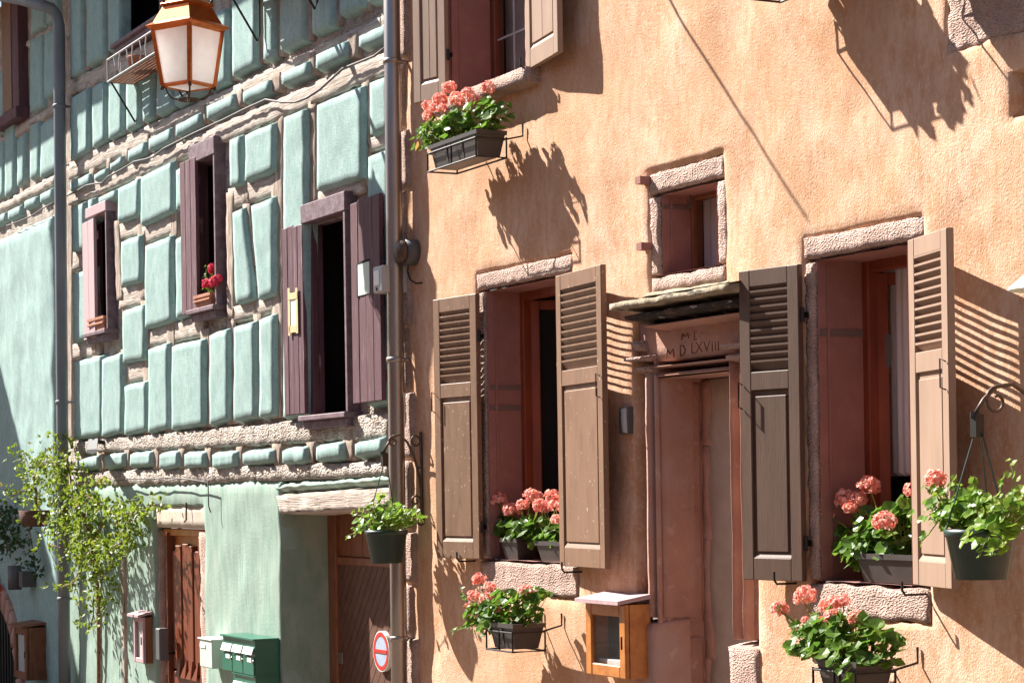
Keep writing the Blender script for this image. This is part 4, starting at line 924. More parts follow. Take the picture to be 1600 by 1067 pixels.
def trough(th, x0, x1, y0, y1, z0, z1, taper=.035, mat=M_plast, marks=True):
    T = MB(); b = taper
    def ring_(i, z, o_=0): return [(x0 + i - o_, y0 + i * .6 - o_, z), (x1 - i + o_, y0 + i * .6 - o_, z), (x1 - i + o_, y1 - i * .6 + o_, z), (x0 + i - o_, y1 - i * .6 + o_, z)]
    frus(T, [ring_(b, z0), ring_(0.003, z1 - .025), ring_(0, z1 - .025, .008), ring_(0, z1, .008), ring_(.008, z1), ring_(.012, z1 - .02)])
    if marks:
        k = max(2, int((x1 - x0) / .2))
        for i in range(1, k):
            xx = x0 + (x1 - x0) * i / k; T.hexa([(xx - .012, y0 + b * .6 - .004, z0 + .01), (xx + .012, y0 + b * .6 - .004, z0 + .01), (xx + .012, y0 + b * .6 + .01, z0 + .01), (xx - .012, y0 + b * .6 + .01, z0 + .01), (xx - .012, y0 - .004, z1 - .03), (xx + .012, y0 - .004, z1 - .03), (xx + .012, y0 + .01, z1 - .03), (xx - .012, y0 + .01, z1 - .03)])
    obj("trough", T, mat, th)
    s = MB(); s.quad((x0 + .012, y0 + .012, z1 - .02), (x1 - .012, y0 + .012, z1 - .02), (x1 - .012, y1 - .012, z1 - .02), (x0 + .012, y1 - .012, z1 - .02)); obj("soil", s, M_bark, th)
def rack(label, x0, x1, y0, y1, z0, z1, slats=False, group=None, mat=None, legs=True):
    th = thing("iron_rack", label, "rack", ((x0 + x1) / 2, y1, z0), "iron racks carrying flower boxes"); t = MB(); e = .012
    for z in (z0 - e, z1 - .05):
        t.tube([(x0 - e, y1, z), (x0 - e, y0 - e, z), (x1 + e, y0 - e, z), (x1 + e, y1, z), (x0 - e, y1, z)], .006, 6)
    for (x, y) in ((x0 - e, y0 - e), (x1 + e, y0 - e), (x0 - e, y1), (x1 + e, y1), ((x0 + x1) / 2, y0 - e)): t.tube([(x, y, z0 - e), (x, y, z1 - .04)], .006, 6)
    obj("rack_frame", t, mat or M_iron, th)
    for x in ((x0 + .05, x1 - .02) if legs else (x0 + .08, x1 - .08)):
        t = MB(); t.tube([(x, y0, z1 - .05), (x, y1, z1 - .05), (x, -.012, z1 - .02), (x, -.012, z1 + .05)], .006, 6); obj("wall_stay", t, mat or M_iron, th)
    if slats:
        t = MB()
        for i in range(5): yy = y0 + (y1 - y0) * (i + .5) / 5; t.lbox(T0, x0, x1, yy - .016, yy + .016, z0 - .004, z0 + .006)
        obj("shelf_slat", t, M_casedk, th)
    return th
def V(u, v, y): return W(u, v, y)
GB = "window boxes of coral geraniums on iron racks"
def window_box(name_lab, rack_lab, tl, tr, bl, yf, depth, heads, seed, blobs_px, nleaf=150, dead=0, cat="flower box", marks=True, shoots=()):
    x0, x1 = WX(*tl, yf), WX(*tr, yf); z1 = (WZ(*tl, yf) + WZ(*tr, yf)) / 2; z0 = z1 - abs(WZ(*tl, yf) - WZ(*bl, yf))
    th = thing("flower_box", name_lab, cat, ((x0 + x1) / 2, yf + depth / 2, z0), "flower boxes on the house fronts")
    trough(th, x0, x1, yf, yf + depth, z0, z1, marks=marks)
    yc = yf + depth / 2
    bl_ = [(V(u, v, yc + dy), Vector((sx, .09, sz))) for (u, v, dy, sx, sz) in blobs_px]
    hs = [(V(u, v, yc + dy), k) for (u, v, dy, k) in heads]
    foliage(th, bl_, nleaf, .046, M_leaf, seed, hs, .05, base=Vector(((x0 + x1) / 2, yc, z1)), dead=dead, shoots=[[V(*q) for q in s_] for s_ in shoots])
    rack(rack_lab, x0, x1, yf, yf + depth, z0, z1)
    return th
window_box("coral geraniums in a dark window box under the upper left window", "black iron rack under the box of the upper left window", (672, 226), (745, 204), (672, 264), -.33, .19,
    [(702, 138, 0, 1), (763, 137, 0, 1), (688, 155, -.02, 1), (713, 155, -.03, 1.), (731, 146, 0, .95), (668, 165, -.03, .75), (680, 168, -.05, .85), (669, 181, -.05, .8), (690, 170, -.05, .75), (735, 160, 0, .6), (745, 154, .03, .5)], 21,
    [(680, 205, -.03, .2, .08), (715, 195, -.02, .24, .10), (750, 180, 0, .24, .10), (775, 178, 0, .14, .09), (665, 215, -.04, .14, .09)], 190, dead=1, shoots=([(685, 215, -.25), (668, 222, -.27), (655, 228, -.3)],))
window_box("coral geraniums in a dark window box low on the wall under the left louvred shutters", "black iron rack under the low box left of the wooden display case", (764, 974), (802, 972), (764, 1013), -.34, .2,
    [(749, 905, 0, .95), (765, 917, 0, .85), (761, 936, 0, 1.05), (740, 931, -.02, .85), (733, 947, -.03, .6), (775, 930, .02, .7), (821, 923, 0, .9), (776, 951, -.05, .5)], 22,
    [(755, 960, -.02, .2, .10), (790, 955, -.04, .22, .13), (820, 950, 0, .18, .12), (770, 975, -.06, .2, .09), (835, 940, .04, .12, .09)], 190, shoots=([(750, 970, -.28), (738, 978, -.3), (722, 982, -.3), (710, 985, -.3)], [(745, 960, -.26), (730, 940, -.28), (722, 925, -.28)]))
window_box("coral geraniums in a dark window box at the lower right, below the right window sill", "black iron rack under the lowest box at the right", (1276, 1030), (1338, 1032), (1276, 1085), -.36, .2,
    [(1218, 951, -.05, .9), (1259, 928, 0, 1.), (1252, 933, .03, .8), (1293, 947, 0, 1.), (1300, 942, 0, .8), (1317, 938, .03, .8), (1300, 962, -.04, .8), (1338, 964, 0, .9), (1258, 968, -.03, .45), (1283, 968, -.03, .4)], 23,
    [(1265, 1000, -.02, .16, .10), (1300, 990, -.03, .2, .13), (1340, 1000, 0, .2, .13), (1375, 1005, .02, .13, .11), (1310, 1025, -.08, .2, .07)], 210, shoots=([(1265, 990, -.3), (1240, 975, -.32), (1219, 953, -.32)], [(1330, 1040, -.4), (1318, 1055, -.42)]))
def big(name_lab, rack_lab, u0, u1, v, yf, depth, seed, n):
    x0, x1 = WX(u0, v, yf), WX(u1, v, yf); z0 = WZ((u0 + u1) / 2, v, yf); z1 = z0 + .16
    th = thing("flower_box", name_lab, "flower box", ((x0 + x1) / 2, yf, z0), "flower boxes on the house fronts"); trough(th, x0, x1, yf, yf + depth, z0, z1)
    c = Vector(((x0 + x1) / 2, yf + depth / 2, z1)); rnd = random.Random(seed); L = (x1 - x0) / 2
    bl_ = [(c + Vector((L * f, -.05, .0 + .06 * abs(f))), Vector((L * .35, .16, .17))) for f in (-.8, -.3, .3, .8)]
    foliage(th, bl_, n, .05, M_leaf, seed, [(c + Vector((rnd.uniform(-1, 1) * L, rnd.uniform(-.15, .05), rnd.uniform(.16, .36))), rnd.uniform(.8, 1.1)) for _ in range(9)], .055, base=c)
    rack(rack_lab, x0, x1, yf, yf + depth, z0, z1, legs=False)
big("window box of geraniums at the very top, only its dark underside in view", "black rack poking into view at the top above the right window", 1166, 1246, -22, -.34, .2, 31, 170)
big("window box of geraniums outside the top right corner, casting its shade on the stone sill", "black rack outside the top right corner of the photo", 1350, 1700, -125, -.34, .22, 32, 360)
# pots on the sills
def sill_pot(label, u0, u1, vt, vb, yf, depth, blobs_px, heads, seed, n):
    x0, x1 = WX(u0, vt, yf), WX(u1, vt, yf); z0 = WZ(u0, vb, yf); z1 = WZ(u0, vt, yf)
    th = thing("potted_geranium", label, "potted plant", ((x0 + x1) / 2, yf + depth / 2, z0), "potted geraniums on window sills"); trough(th, x0, x1, yf, yf + depth, z0, z1, marks=False)
    yc = yf + depth / 2
    foliage(th, [(V(u, v, yc + dy), Vector((sx, .09, sz))) for (u, v, dy, sx, sz) in blobs_px], n, .05, M_leaf, seed, [(V(u, v, yc + dy), k) for (u, v, dy, k) in heads], .056, base=Vector(((x0 + x1) / 2, yc, z1)))
sill_pot("coral geranium in the left grey pot on the sill between louvred shutters", 782, 808, 840, 874.5, .03, .15, [(795, 822, 0, .2, .09), (815, 828, -.02, .2, .08)], [(779, 780, -.03, 1.), (797, 796, -.03, .95), (817, 789, -.02, .85), (830, 773, 0, 1.), (806, 799, 0, .7)], 41, 95)
sill_pot("coral geranium in the right grey pot on the sill, partly hidden by a shutter", 838, 890, 845, 879, .03, .15, [(850, 828, 0, .2, .11), (880, 835, 0, .2, .11)], [(845, 790, -.02, .9), (862, 775, 0, 1.), (868, 790, -.02, .9), (838, 777, .02, .85), (870, 812, -.08, .7), (852, 795, 0, .7)], 42, 110)
sill_pot("coral geranium in a dark trough on the right window sill behind the pale shutter", 1338, 1450, 864, 908.5, .02, .2, [(1345, 840, 0, .16, .13), (1385, 835, -.02, .2, .16), (1425, 830, .02, .18, .16), (1345, 860, -.05, .14, .08)], [(1266, 817, -.05, 1.), (1293, 805, -.03, .95), (1320, 779, -.02, 1.), (1341, 780, 0, .9), (1358, 759, .02, 1.05), (1330, 793, -.03, .8), (1382, 814, -.12, 1.), (1425, 765, .02, .8), (1428, 790, .02, .7)], 43, 210)
# hanging baskets
def basket(label, br_label, u0, u1, vt, vb, y, hook, seed, blobs_px, n, heads=(), shoots=(), strap=True, base_u=660, scroll=1.0, r_leaf=.036):
    uc = (u0 + u1) / 2; c = W(uc, vt, y); r = (WX(u1, vt, y) - WX(u0, vt, y)) ; mpp = (W(uc, 0, y) - W(uc, 100, y)).length / 100
    r = (u1 - u0) / 2 * mpp; h = (vb - vt) * mpp
    th = thing("hanging_basket", label, "hanging basket", (c.x, c.y, c.z - h), "hanging plant pots")
    t = MB(); t.lathe([(.001, -h), (r * .74, -h), (r * .76, -h + .03), (r * .78, -h + .03), (r * .97, -.03), (r * 1.02, -.03), (r * 1.03, 0), (r * .97, 0), (r * .95, -.03), (.001, -.03)], c, 32); obj("pot", t, M_plastg, th, True)
    hp = W(hook[0], hook[1], y); hp.x = c.x + (hp.x - c.x) * .3
    t = MB()
    for k in range(3): a = 2.2 + k * 2.094; t.tube([c + Vector((r * math.cos(a), r * math.sin(a), -.01)), hp], .0035, 5)
    obj("hanger_cord", t, M_plastg, th)
    bl_ = [(V(u, v, y + dy), Vector((sx, .13, sz))) for (u, v, dy, sx, sz) in blobs_px]
    foliage(th, bl_, n, r_leaf, M_leafb, seed, [(V(u, v, y + dy), k) for (u, v, dy, k) in heads], .05, base=c, shoots=[[V(*q) for q in s_] for s_ in shoots])
    # wrought-iron bracket standing out from the wall in the plane through the hook
    X = hp.x; bt = thing("iron_bracket", br_label, "bracket", (X, 0, hp.z), "scrolled brackets of the hanging pots"); t = MB(); L = -y
    zt_ = hp.z + .06
    def arc(cy, cz, r0, r1, a0, a1, n_=18): return [(X, cy + (r0 + (r1 - r0) * i / n_) * math.cos(a0 + (a1 - a0) * i / n_), cz + (r0 + (r1 - r0) * i / n_) * math.sin(a0 + (a1 - a0) * i / n_)) for i in range(n_ + 1)]
    big_ = [(X, y - .02, zt_ - .04)] + [(X, y + L * f, zt_ + hgt) for f, hgt in ((.06, .02), (.2, .07), (.38, .08), (.58, .03), (.75, -.06), (.88, -.19), (.94, -.32), (.92, -.42))]
    t.tube(big_, .009, 8); 
    s_ = L * .13
    t.tube(arc(y + L * .2, zt_ + .07 - s_, s_, s_ * .35, 1.57, 1.57 + 6.6), .007, 6); t.tube(arc(y + L * .80, zt_ + .04, s_, s_ * .8, -2, 4.6), .007, 6)
    t.tube(arc(y + L * .78, zt_ - .36, s_ * 1.1, s_ * .35, -.4, 7), .007, 6); t.tube(arc(y + L * .9, zt_ - .50, s_ * .8, s_ * .5, 1.2, -3.6), .007, 6)
    t.tube([(X, y + L * .85, zt_ - .14), (X, .02, zt_ - .14)], .009, 8); t.tube([(X, -.015, zt_ + .1), (X, -.015, zt_ - .5)], .011, 8)
    obj("scrollwork", t, M_rust, bt, True)
    t = MB(); t.tube([(X, y - .02, zt_ - .03), (X, y - .02, zt_ - .05)], .02, 8); t.box(X - .018, X + .018, y - .03, y + .01, hp.z - .07, zt_ - .04); obj("hook", t, M_iron, bt)
basket("green leafy plant in a dark hanging pot in front of the zinc drainpipe", "scrolled iron bracket left of the louvred shutter", 570, 637, 828, 880, -.27, (606, 712), 51,
    [(590, 812, -.02, .16, .07), (615, 808, 0, .2, .08), (600, 795, 0, .10, .09), (635, 805, .03, .14, .06), (575, 820, -.05, .12, .05)], 150, shoots=([(585, 815, -.3), (570, 820, -.33), (555, 832, -.35), (540, 838, -.36)], [(580, 815, -.28), (568, 800, -.3), (562, 798, -.3)], [(575, 805, -.26), (555, 805, -.28), (548, 802, -.28)], [(640, 805, -.25), (650, 798, -.25)]))
basket("green trailing plant in a large dark hanging pot at the right edge", "scrolled iron bracket at the right edge, in the slatted shadow", 1476, 1590, 826, 905, -.45, (1528, 655), 52,
    [(1510, 800, 0, .17, .09), (1550, 800, 0, .2, .09), (1490, 785, -.03, .14, .08), (1580, 795, 0, .14, .08), (1545, 835, -.14, .09, .08), (1470, 800, -.05, .1, .06)], 260, heads=[(1461, 748, -.05, .95)],
    shoots=([(1560, 790, -.45), (1580, 770, -.45), (1586, 745, -.45), (1578, 724, -.45)], [(1500, 780, -.45), (1488, 755, -.46)], [(1480, 800, -.45), (1465, 815, -.48), (1450, 835, -.5), (1440, 845, -.5)], [(1520, 775, -.45), (1524, 750, -.45)], [(1535, 850, -.62), (1530, 870, -.63)], [(1475, 790, -.45), (1455, 770, -.47), (1445, 760, -.47)], [(1560, 780, -.4), (1565, 755, -.4), (1570, 740, -.4)]), base_u=1600, r_leaf=.033)
# little pots in the windows of the timbered house
def tpot(label, x0, x1, y0, y1, z0, z1, rims=True):
    th = thing("terracotta_pot", label, "plant pot", ((x0 + x1) / 2, (y0 + y1) / 2, z0)); trough(th, x0, x1, y0, y1, z0, z1, .02, M_terra, False)
    t = MB(); t.lbox(T0, x0 + .0, x1 - .0, y0 - .012, y0 + .01, z0 + (z1 - z0) * .45, z0 + (z1 - z0) * .6, .003); obj("moulded_band", t, M_terra, th); return th
tpot("empty terracotta trough on the sill of the narrowest plum window", g1[0] + .05, g1[1] - .05, -.10, .06, g1[2], WZ(165, 492, -.1))
th = tpot("terracotta trough of crimson flowers on the sill of the tall plum window", g2[0] + .12, g2[1] - .05, -.11, .06, g2[2], WZ(335, 455, -.1))
bz = Vector(((g2[0] + g2[1]) / 2 + .05, -.03, WZ(335, 455, -.1)))
foliage(th, [(W(330, 445, -.05), Vector((.2, .06, .09))), (W(325, 432, -.05), Vector((.16, .05, .10)))], 40, .028, M_leaf, 61, [(W(332, 418, -.05), .8), (W(324, 444, -.09), .9), (W(336, 441, -.09), 1.1), (W(340, 436, -.08), .8), (W(331, 424, -.05), .6)], .055, M_petald, base=bz)
# railing boxes of the upper floor
def rail_box(label, pl_label, u0, u1, vb, yf, with_plants, seed):
    x0, x1 = WX(u0, vb[0], yf), WX(u1, vb[1], yf); z0 = (WZ(u0, vb[0], yf) + WZ(u1, vb[1], yf)) / 2; z1 = z0 + .2; yb = yf + .26
    th = thing("railing_shelf", label, "shelf", ((x0 + x1) / 2, yb, z0)); t = MB()
    for z in (z0, z1): t.tube([(x0, yb, z), (x0, yf, z), (x1, yf, z), (x1, yb, z)], .009, 6)
    k = 9
    for i in range(k + 1): x = x0 + (x1 - x0) * i / k; t.tube([(x, yf, z0), (x + (.05 if i % 2 else -.03) * (0 < i < k), yf, z0 + .1), (x, yf, z1)], .006, 5)
    for x in (x0, x1): t.tube([(x, (yf + yb) / 2, z0), (x, (yf + yb) / 2, z1)], .006, 5)
    obj("railing", t, M_grey if not with_plants else M_iron, th); t = MB()
    for x in (x0 + .05, x1 - .35): t = MB(); t.tube([(x, yf + .02, z0 - .01), (x, yb - .02, z0 - .36), (x, yb, z0 - .30), (x, yb, z0 - .01)], .009, 6); obj("shelf_bracket", t, M_iron, th)
    t = MB()
    for i in range(7): yy = yf + (yb - yf) * (i + .5) / 7; t.lbox(T0, x0, x1, yy - .013, yy + .013, z0 - .006, z0 + .008)
    obj("shelf_slat", t, M_casedk, th)
    if with_plants:
        tt = thing("flower_box", pl_label, "flower box", ((x0 + x1) / 2, yf, z0 + .01)); trough(tt, x0 + .05, x1 - .05, yf + .03, yb - .02, z0 + .012, z0 + .19)
        c = Vector(((x0 + x1) / 2, (yf + yb) / 2, z0 + .2)); foliage(tt, [(c + Vector(((x1 - x0) * f, 0, .06)), Vector((.3, .12, .12))) for f in (-.35, 0, .35)], 120, .05, M_leaf, seed, base=c)
    else:
        for f, lab in ((.28, "small terracotta pot lying at the outer end of the railing shelf"), (.72, "terracotta pot standing behind the lantern on the railing shelf")):
            x = x0 + (x1 - x0) * f; pt_ = MB(); pt_.lathe([(.001, 0), (.06, 0), (.085, .11), (.095, .11), (.095, .14), (.08, .14), (.075, .1), (.001, .1)], (x, (yf + yb) / 2, z0 + .011), 16); tag(obj("terracotta_pot", pt_, M_terra, None, True), lab, "plant pot")
rail_box("slatted shelf with ornate white railing beneath the shaded upper plum window", "", 168, 262, (122, 78), -.32, False, 0)
rail_box("slatted shelf with iron railing above the photo's top edge over the green panels", "green plants in a box on the shelf above the green panels", 352, 470, (-18, -75), -.36, True, 71)

# climbing vine and plants on the left
def vine(label, name, paths, n, L, mat, seed, y, spread, stems, cat="climbing plant", spr_y=.10):
    rnd = random.Random(seed); th = thing(name, label, cat, W(*paths[0][0][:2], 0)); fm = MB(); sm = MB()
    for path, wt, sp in [(p[:-2] if isinstance(p[-1], (int, float)) else p, p[-2] if isinstance(p[-1], (int, float)) else 1, p[-1] if isinstance(p[-1], (int, float)) else spread) for p in paths]:
        pts = [W(u, v, y) for (u, v) in path]; sm.tube(pts, .006, 5)
        for i in range(int(n * wt * .95)):
            t_ = rnd.uniform(0, len(pts) - 1.001); k = int(t_); c = pts[k].lerp(pts[k + 1], t_ - k)
            c = c + Vector((rnd.gauss(0, 1) * sp * 2.0, rnd.gauss(0, 1) * spr_y, rnd.gauss(0, 1) * sp))
            if c.y > -.07: c.y = -.07 - rnd.uniform(0, .08)
            d = Vector((rnd.uniform(-1, 1), rnd.uniform(-1, .3), rnd.uniform(-.9, .6))); nn = Vector((rnd.uniform(-.7, .7), rnd.uniform(-1, 0), rnd.uniform(-.2, 1)))
            for q in range(3):
                dd_ = (d + Vector((rnd.uniform(-.9, .9), rnd.uniform(-.6, .6), rnd.uniform(-.7, .7)))); leaflet(fm, c + dd_ * .006, dd_, nn + Vector((rnd.uniform(-.3, .3), 0, 0)), L * rnd.uniform(.6, 1.2), L * .62)
    for (pts, r) in stems: sm.tube([W(u, v, yy) for (u, v, yy) in pts], r, 7)
    obj("foliage", fm, mat, th); obj("stems", sm, M_bark, th)
vine("bright green vine climbing the plaster beside the grey drainpipe", "climbing_vine",
     [[(120, 780), (135, 820), (140, 860), 300, .085], [(130, 770), (160, 790), (190, 805), (215, 798), (243, 788), 200, .05], [(150, 840), (175, 855), (195, 845), (208, 825), 170, .06], [(108, 725), (100, 760), (100, 800), (108, 850), 250, .07], [(140, 860), (160, 900), (155, 940), 130, .05], [(130, 880), (115, 910), (95, 918), 50, .03], [(146, 930), (146, 960), (142, 980), 40, .025], [(90, 680), (96, 700), (108, 730), 50, .04], [(75, 850), (95, 855), 14, .03], [(175, 850), (172, 880), 34, .03], [(110, 800), (88, 835), 40, .035], [(190, 795), (195, 815), (212, 812), 40, .03], [(145, 760), (160, 748), 18, .025], [(128, 845), (125, 885), 60, .04]],
     1, .058, M_vine, 81, -.22, .1, [([(154, 1075, -.09), (154, 960, -.09), (153, 920, -.12), (146, 860, -.18), (130, 800, -.2)], .018), ([(146, 860, -.18), (165, 800, -.2), (200, 805, -.2)], .010), ([(140, 830, -.18), (115, 780, -.22), (108, 730, -.2)], .010)])
hb_t = thing("wicker_basket", "brown wicker wall basket left of the grey drainpipe, holding a leggy plant", "basket", W(54, 825, -.25)); c = W(54, 797, -.25)
t = MB(); t.lathe([(.001, -.17), (.13, -.17), (.15, -.09), (.165, 0), (.15, 0), (.14, -.02), (.001, -.02)], c, 18); obj("basket_body", t, M_basket, hb_t, True)
t = MB(); t.tube([(c.x, c.y + .1, c.z - .05), (c.x, 0, c.z - .05)], .01, 6); obj("wall_hook", t, M_iron, hb_t)
vine("yellow green leggy shrub growing from the wicker basket on the left wall", "basket_shrub", [[(56, 800), (57, 770), (55, 745), (60, 720), 130, .09], [(57, 770), (35, 765), (15, 778), 60, .05], [(50, 740), (40, 715), (36, 706), 40, .05], [(60, 725), (80, 720), (95, 735), 90, .09], [(65, 815), (70, 820), 10, .03]], 1, .055, M_vine, 82, -.25, .08, [([(56, 800, -.25), (57, 770, -.25), (52, 740, -.25)], .013), ([(65, 715, -.2), (72, 702, -.2), (84, 700, -.2), (90, 710, -.15)], .006)], "shrub")
vine("dark shaded ivy trailing down the left house at the photo's left edge", "trailing_ivy", [[(0, 800), (8, 830), (12, 865), 130, .10], [(25, 800), (20, 830), (25, 850), 70, .08], [(45, 825), (50, 850), (54, 880), (56, 895), 55, .035]], 1, .06, M_ivy, 83, -.15, .08, [])

# ------------------------------------------------------------ boxes and signs
def display_case(label, ul, ur, vt, vb, y0, depth, roof, frame_mat, inner, door_part=True):
    """y0 = wall side"""
    yf = y0 - depth; x0, x1 = WX(ul, vt, yf), WX(ur, vt, yf); z1, z0 = WZ(ul, vt, yf), WZ(ul, vb, yf)
    th = thing("display_case", label, "display case", ((x0 + x1) / 2, y0, z0), "wall display cases"); t = MB(); b = .016
    t.box(x0, x0 + b, yf + .03, y0, z0, z1); t.box(x1 - b, x1, yf + .03, y0, z0, z1); t.box(x0 + b, x1 - b, yf + .03, y0, z0, z0 + b); t.box(x0 + b, x1 - b, yf + .03, y0, z1 - b, z1); t.box(x0 + b, x1 - b, y0 - .015, y0, z0 + b, z1 - b)
    obj("case_body", t, M_casedk if frame_mat is not M_case else M_case, th)
    fr = frame_mb((x0, x1, z0, z1), yf, yf + .028, (x1 - x0) * .15); d_ = obj("case_door", fr, frame_mat, th)
    obj("pane", pane_mb((x0 + .03, x1 - .03, z0 + .03, z1 - .03), yf + .014), M_glass, d_)
    kb = MB(); kb.tube([(x1 - .02, yf - .012, (z0 + z1) / 2 + .03), (x1 - .02, yf - .012, (z0 + z1) / 2 - .04)], .006, 6); obj("case_handle", kb, M_iron, d_)
    t = MB(); e = .03; t.hexa([(x0 - e, yf - .05, z1 + .001), (x1 + .01, yf - .05, z1 + .001), (x1 + .01, y0, z1 + .03), (x0 - e, y0, z1 + .03), (x0 - e, yf - .05, z1 + .022), (x1 + .01, yf - .05, z1 + .022), (x1 + .01, y0, z1 + .055), (x0 - e, y0, z1 + .055)]); obj("case_roof", t, roof, th)
    inner(th, x0, x1, yf, y0, z0, z1)
    return th
def inn1(th, x0, x1, yf, y0, z0, z1):
    t = MB(); t.box(x0 + .02, x1 - .02, yf + .04, y0 - .02, z0 + (z1 - z0) * .42, z0 + (z1 - z0) * .42 + .006); obj("glass_shelf", t, M_glass, th)
    t = MB(); t.lbox(T0, x0 + .06, x1 - .12, yf + .05, y0 - .03, z0 + .02, z0 + .09, .003); obj("stacked_cards", t, M_paper, th)
    t = MB(); t.add([(x1 - .13, y0 - .04, z0 + .03), (x1 - .05, y0 - .07, z0 + .03), (x1 - .05, y0 - .05, z0 + .15), (x1 - .13, y0 - .02, z0 + .15)], [(0, 1, 2, 3)]); obj("price_card", t, M_white, th)
    t = MB(); t.box(x0 + .016, x1 - .016, y0 - .022, y0 - .016, z0 + .02, z1 - .02); obj("back_board", t, M_greyd, th)
display_case("orange varnished display case with glass door and pale roof on the ochre wall", 914, 976, 940, 1052, -.0, .16, M_purpl, M_case, inn1)
def inn2(th, x0, x1, yf, y0, z0, z1):
    t = MB(); t.box(x0 + .03, x1 - .03, yf + .03, yf + .034, z0 + .04, z1 - .04); obj("menu_sheet", t, M_paper, th)
display_case("small weathered wooden notice case with a white sheet, left of the wooden door", 208, 223, 962, 1033, -.05, .09, M_purpl, M_purpl, inn2)
display_case("shaded brown wooden menu case on the green wall at the lower left", 21, 40, 977, 1057, -.05, .22, M_casedk, M_casedk, inn2)
# green mailbox block
yf = -.26; x0, x1 = WX(346, 1000, yf), WX(396, 1000, yf); z1, zt2 = WZ(346, 990, yf), 0; z0 = WZ(346, 1046, yf); z0b = z0 - (z1 - z0)
mbx = thing("mailbox_block", "dark green metal block of mailboxes with white flaps on the green wall", "mailboxes", ((x0 + x1) / 2, -.05, z0b))
t = MB(); wd = (x1 - x0) / 3
t.box(x0, x1, yf + .012, -.05, z0, z1 - .012); t.box(x0 + wd, x1, yf + .012, -.05, z0b, z0 - .008); t.box(x0 - .008, x1 + .008, yf - .01, -.05, z1 - .012, z1); t.box(x0 + wd, x1 + .006, yf - .004, -.05, z0 - .008, z0); obj("box_shell", t, M_mail, mbx)
for row, (a, b) in enumerate(((z0, z1 - .012), (z0b, z0 - .008))):
    for i in range(3):
        if row and i == 0: continue
        xx = x0 + wd * i; H = b - a
        t = MB(); t.lbox(T0, xx + .006, xx + wd - .006, yf, yf + .011, a + .006, b - H * .46, .003); dd_ = obj("mailbox_door", t, M_mail, mbx)
        t = MB(); t.lbox(T0, xx + wd * .42, xx + wd * .78, yf - .003, yf - .0005, b - H * .62, b - H * .5); obj("name_plate", t, M_white, dd_)
        t = MB(); t.tube([(xx + wd * .92, yf - .008, a + H * .40), (xx + wd * .92, yf + .0, a + H * .40)], .012, 8); obj("lock", t, M_zinc, dd_)
        t = MB(); t.hexa([(xx + .016, yf - .016, b - H * .40), (xx + wd - .016, yf - .016, b - H * .40), (xx + wd - .016, yf - .010, b - H * .40), (xx + .016, yf - .010, b - H * .40), (xx + .016, yf + .003, b - H * .2), (xx + wd - .016, yf + .003, b - H * .2), (xx + wd - .016, yf + .010, b - H * .2), (xx + .016, yf + .010, b - H * .2)]); obj("mail_flap", t, M_white, mbx)
# pale green letter box at the door, and dark handle plate
p = W(317, 997, -.16); q = W(331, 1043, -.16); bx_ = thing("letter_box", "pale green metal letter box fixed beside the wooden front door", "letter box", (p.x, -.05, q.z))
t = MB(); t.lbox(T0, p.x, q.x + .1, -.19, -.03, q.z, p.z, .008); obj("box_body", t, M_sage, bx_); t = MB(); t.lbox(T0, p.x - .02, q.x + .11, -.2, -.03, p.z, p.z + .012, .002); t.lbox(T0, p.x + .02, p.x + .16, -.196, -.19, p.z - .07, p.z - .04, .001); obj("box_lid", t, M_white, bx_)
p = W(249, 981, -.1); q = W(249, 1031, -.1); t = MB(); t.lbox(T0, p.x - .06, p.x + .06, -.12, -.03, q.z, p.z, .01); t.lbox(T0, p.x - .075, p.x - .061, -.11, -.06, q.z + .02, p.z - .04, .002); o = obj("door_intercom", t, M_greyd); tag(o, "dark narrow intercom unit on the left jamb of the wooden door", "intercom")
# up/down wall lamp
wlp = thing("wall_lamp", "dark up-and-down wall lamp beside the red lettering at the left edge", "wall lamp", W(23, 903, -.1)); c = W(23, 902, -.22)
t = MB(); hz = .13; t.tube([c + Vector((0, 0, hz)), c + Vector((0, 0, -hz))], .075, 20); obj("lamp_tube", t, M_greyd, wlp, True)
t = MB(); t.box(c.x - .05, c.x + .25, -.2, -.04, c.z - .10, c.z + .07); obj("lamp_mount", t, M_greyd, wlp)
# red lettering and no-parking disc
bsz = .30; o_ = W(-14, 912, -.10)
tx = text_mesh("elle", bsz, M_red, None, "shop_lettering", lambda co: (o_.x - .1 + co.x * 1.35, -.10 - co.z, o_.z + co.y - co.x * .32), .012, .25); tag(tx, "red raised shop lettering on the shaded green wall at the left edge", "lettering")
sg = thing("no_parking_sign", "round no parking sign with red rim and pale blue face on the herringbone door", "sign", W(596, 1017, YG - .02)); c = W(596, 1017, YG - .03); rr = .145
t = MB()
def disc(mb_, r0, r1, y, n=40):
    vs = []; 
    for k in range(n): a = 2 * math.pi * k / n; vs += [(c.x + r0 * math.cos(a) * 1.0, y, c.z + r0 * math.sin(a)), (c.x + r1 * math.cos(a), y, c.z + r1 * math.sin(a))]
    mb_.add(vs, [(2 * k, 2 * k + 1, (2 * k + 3) % (2 * n), (2 * k + 2) % (2 * n)) for k in range(n)])
disc(t, 0.001, rr * .76, c.y - .004); obj("sign_face", t, M_blue, sg)
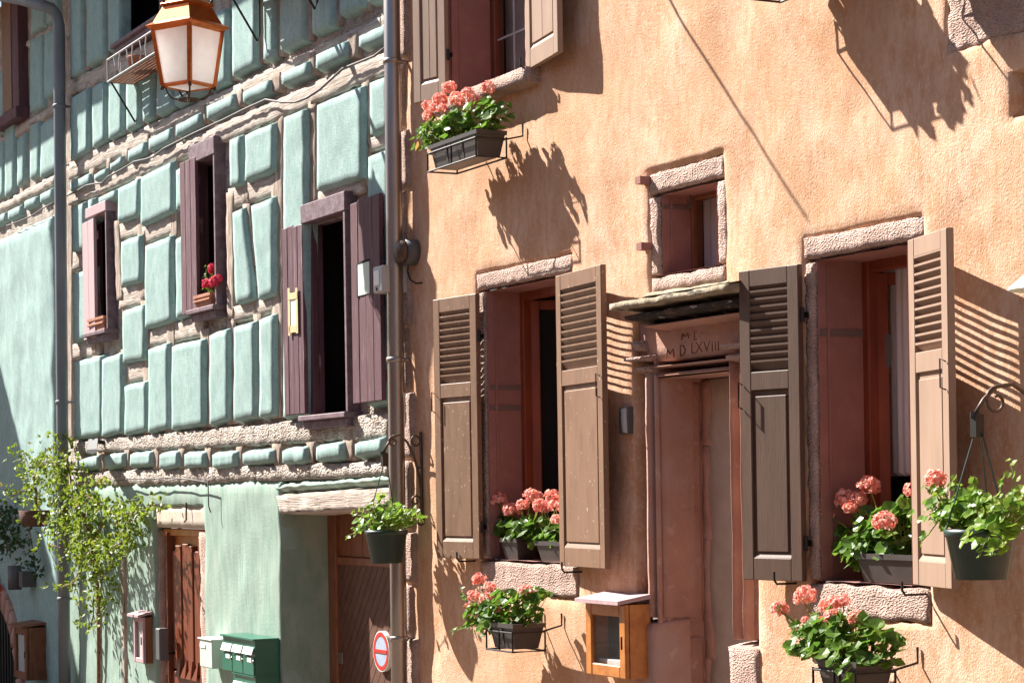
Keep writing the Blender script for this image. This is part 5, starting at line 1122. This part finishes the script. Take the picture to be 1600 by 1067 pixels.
t = MB(); disc(t, rr * .76, rr * .97, c.y - .006); t.box(c.x - rr * .78, c.x + rr * .78, c.y - .009, c.y - .005, c.z - rr * .09, c.z + rr * .09)
for s1 in (): t.hexa([(c.x - rr * .1, c.y - .0085, c.z), (c.x + rr * .1, c.y - .0085, c.z), (c.x + rr * .1, c.y - .005, c.z), (c.x - rr * .1, c.y - .005, c.z), (c.x - rr * .1, c.y - .0085, c.z + rr * .3), (c.x + rr * .1, c.y - .0085, c.z + rr * .3), (c.x + rr * .1, c.y - .005, c.z + rr * .3), (c.x - rr * .1, c.y - .005, c.z + rr * .3)])
obj("red_rim", t, M_red, sg)
t = MB(); disc(t, rr * .98, rr * 1.04, c.y - .003); t.tube([(c.x, c.y + .0, c.z), (c.x, c.y + .04, c.z)], rr * 1.03, 40); obj("sign_plate", t, M_white, sg)
# floodlight above the vine
fl = thing("floodlight", "small grey floodlight tilted down above the climbing vine", "floodlight", W(135, 700, -.2)); a, b = W(117, 704, -.55), W(146, 688, -.15)
t = MB(); t.hexa([(a.x - .05, -.42, a.z - .02), (a.x + .28, -.42, a.z - .02), (b.x + .05, -.12, b.z - .02), (b.x - .28, -.12, b.z - .02), (a.x - .05, -.42, a.z + .01), (a.x + .28, -.42, a.z + .01), (b.x + .05, -.12, b.z + .02), (b.x - .28, -.12, b.z + .02)]); obj("lamp_head", t, M_greyd, fl)
t = MB(); t.tube([(b.x, -.16, b.z), (b.x, .0, b.z - .03)], .02, 8); obj("lamp_arm", t, M_iron, fl)
# pale enamel lamp shade entering at the right edge
sh_ = thing("wall_lamp", "pale green enamel lamp shade entering the picture at the right edge", "wall lamp", W(1640, 440, -.35)); c = W(1645, 452, -.35)
t = MB(); t.lathe([(.17, 0), (.165, .012), (.06, .10), (.03, .13), (.03, .18), (.001, .18)], c, 28); t.lathe([(.168, .002), (.05, .09), (.001, .1)], c, 28); obj("shade", t, M_sage, sh_, True)
t = MB(); t.tube([c + Vector((0, 0, .17)), c + Vector((0, .02, .26)), c + Vector((0, .2, .28)), c + Vector((0, .35, .2))], .012, 8); obj("lamp_arm", t, M_iron, sh_)
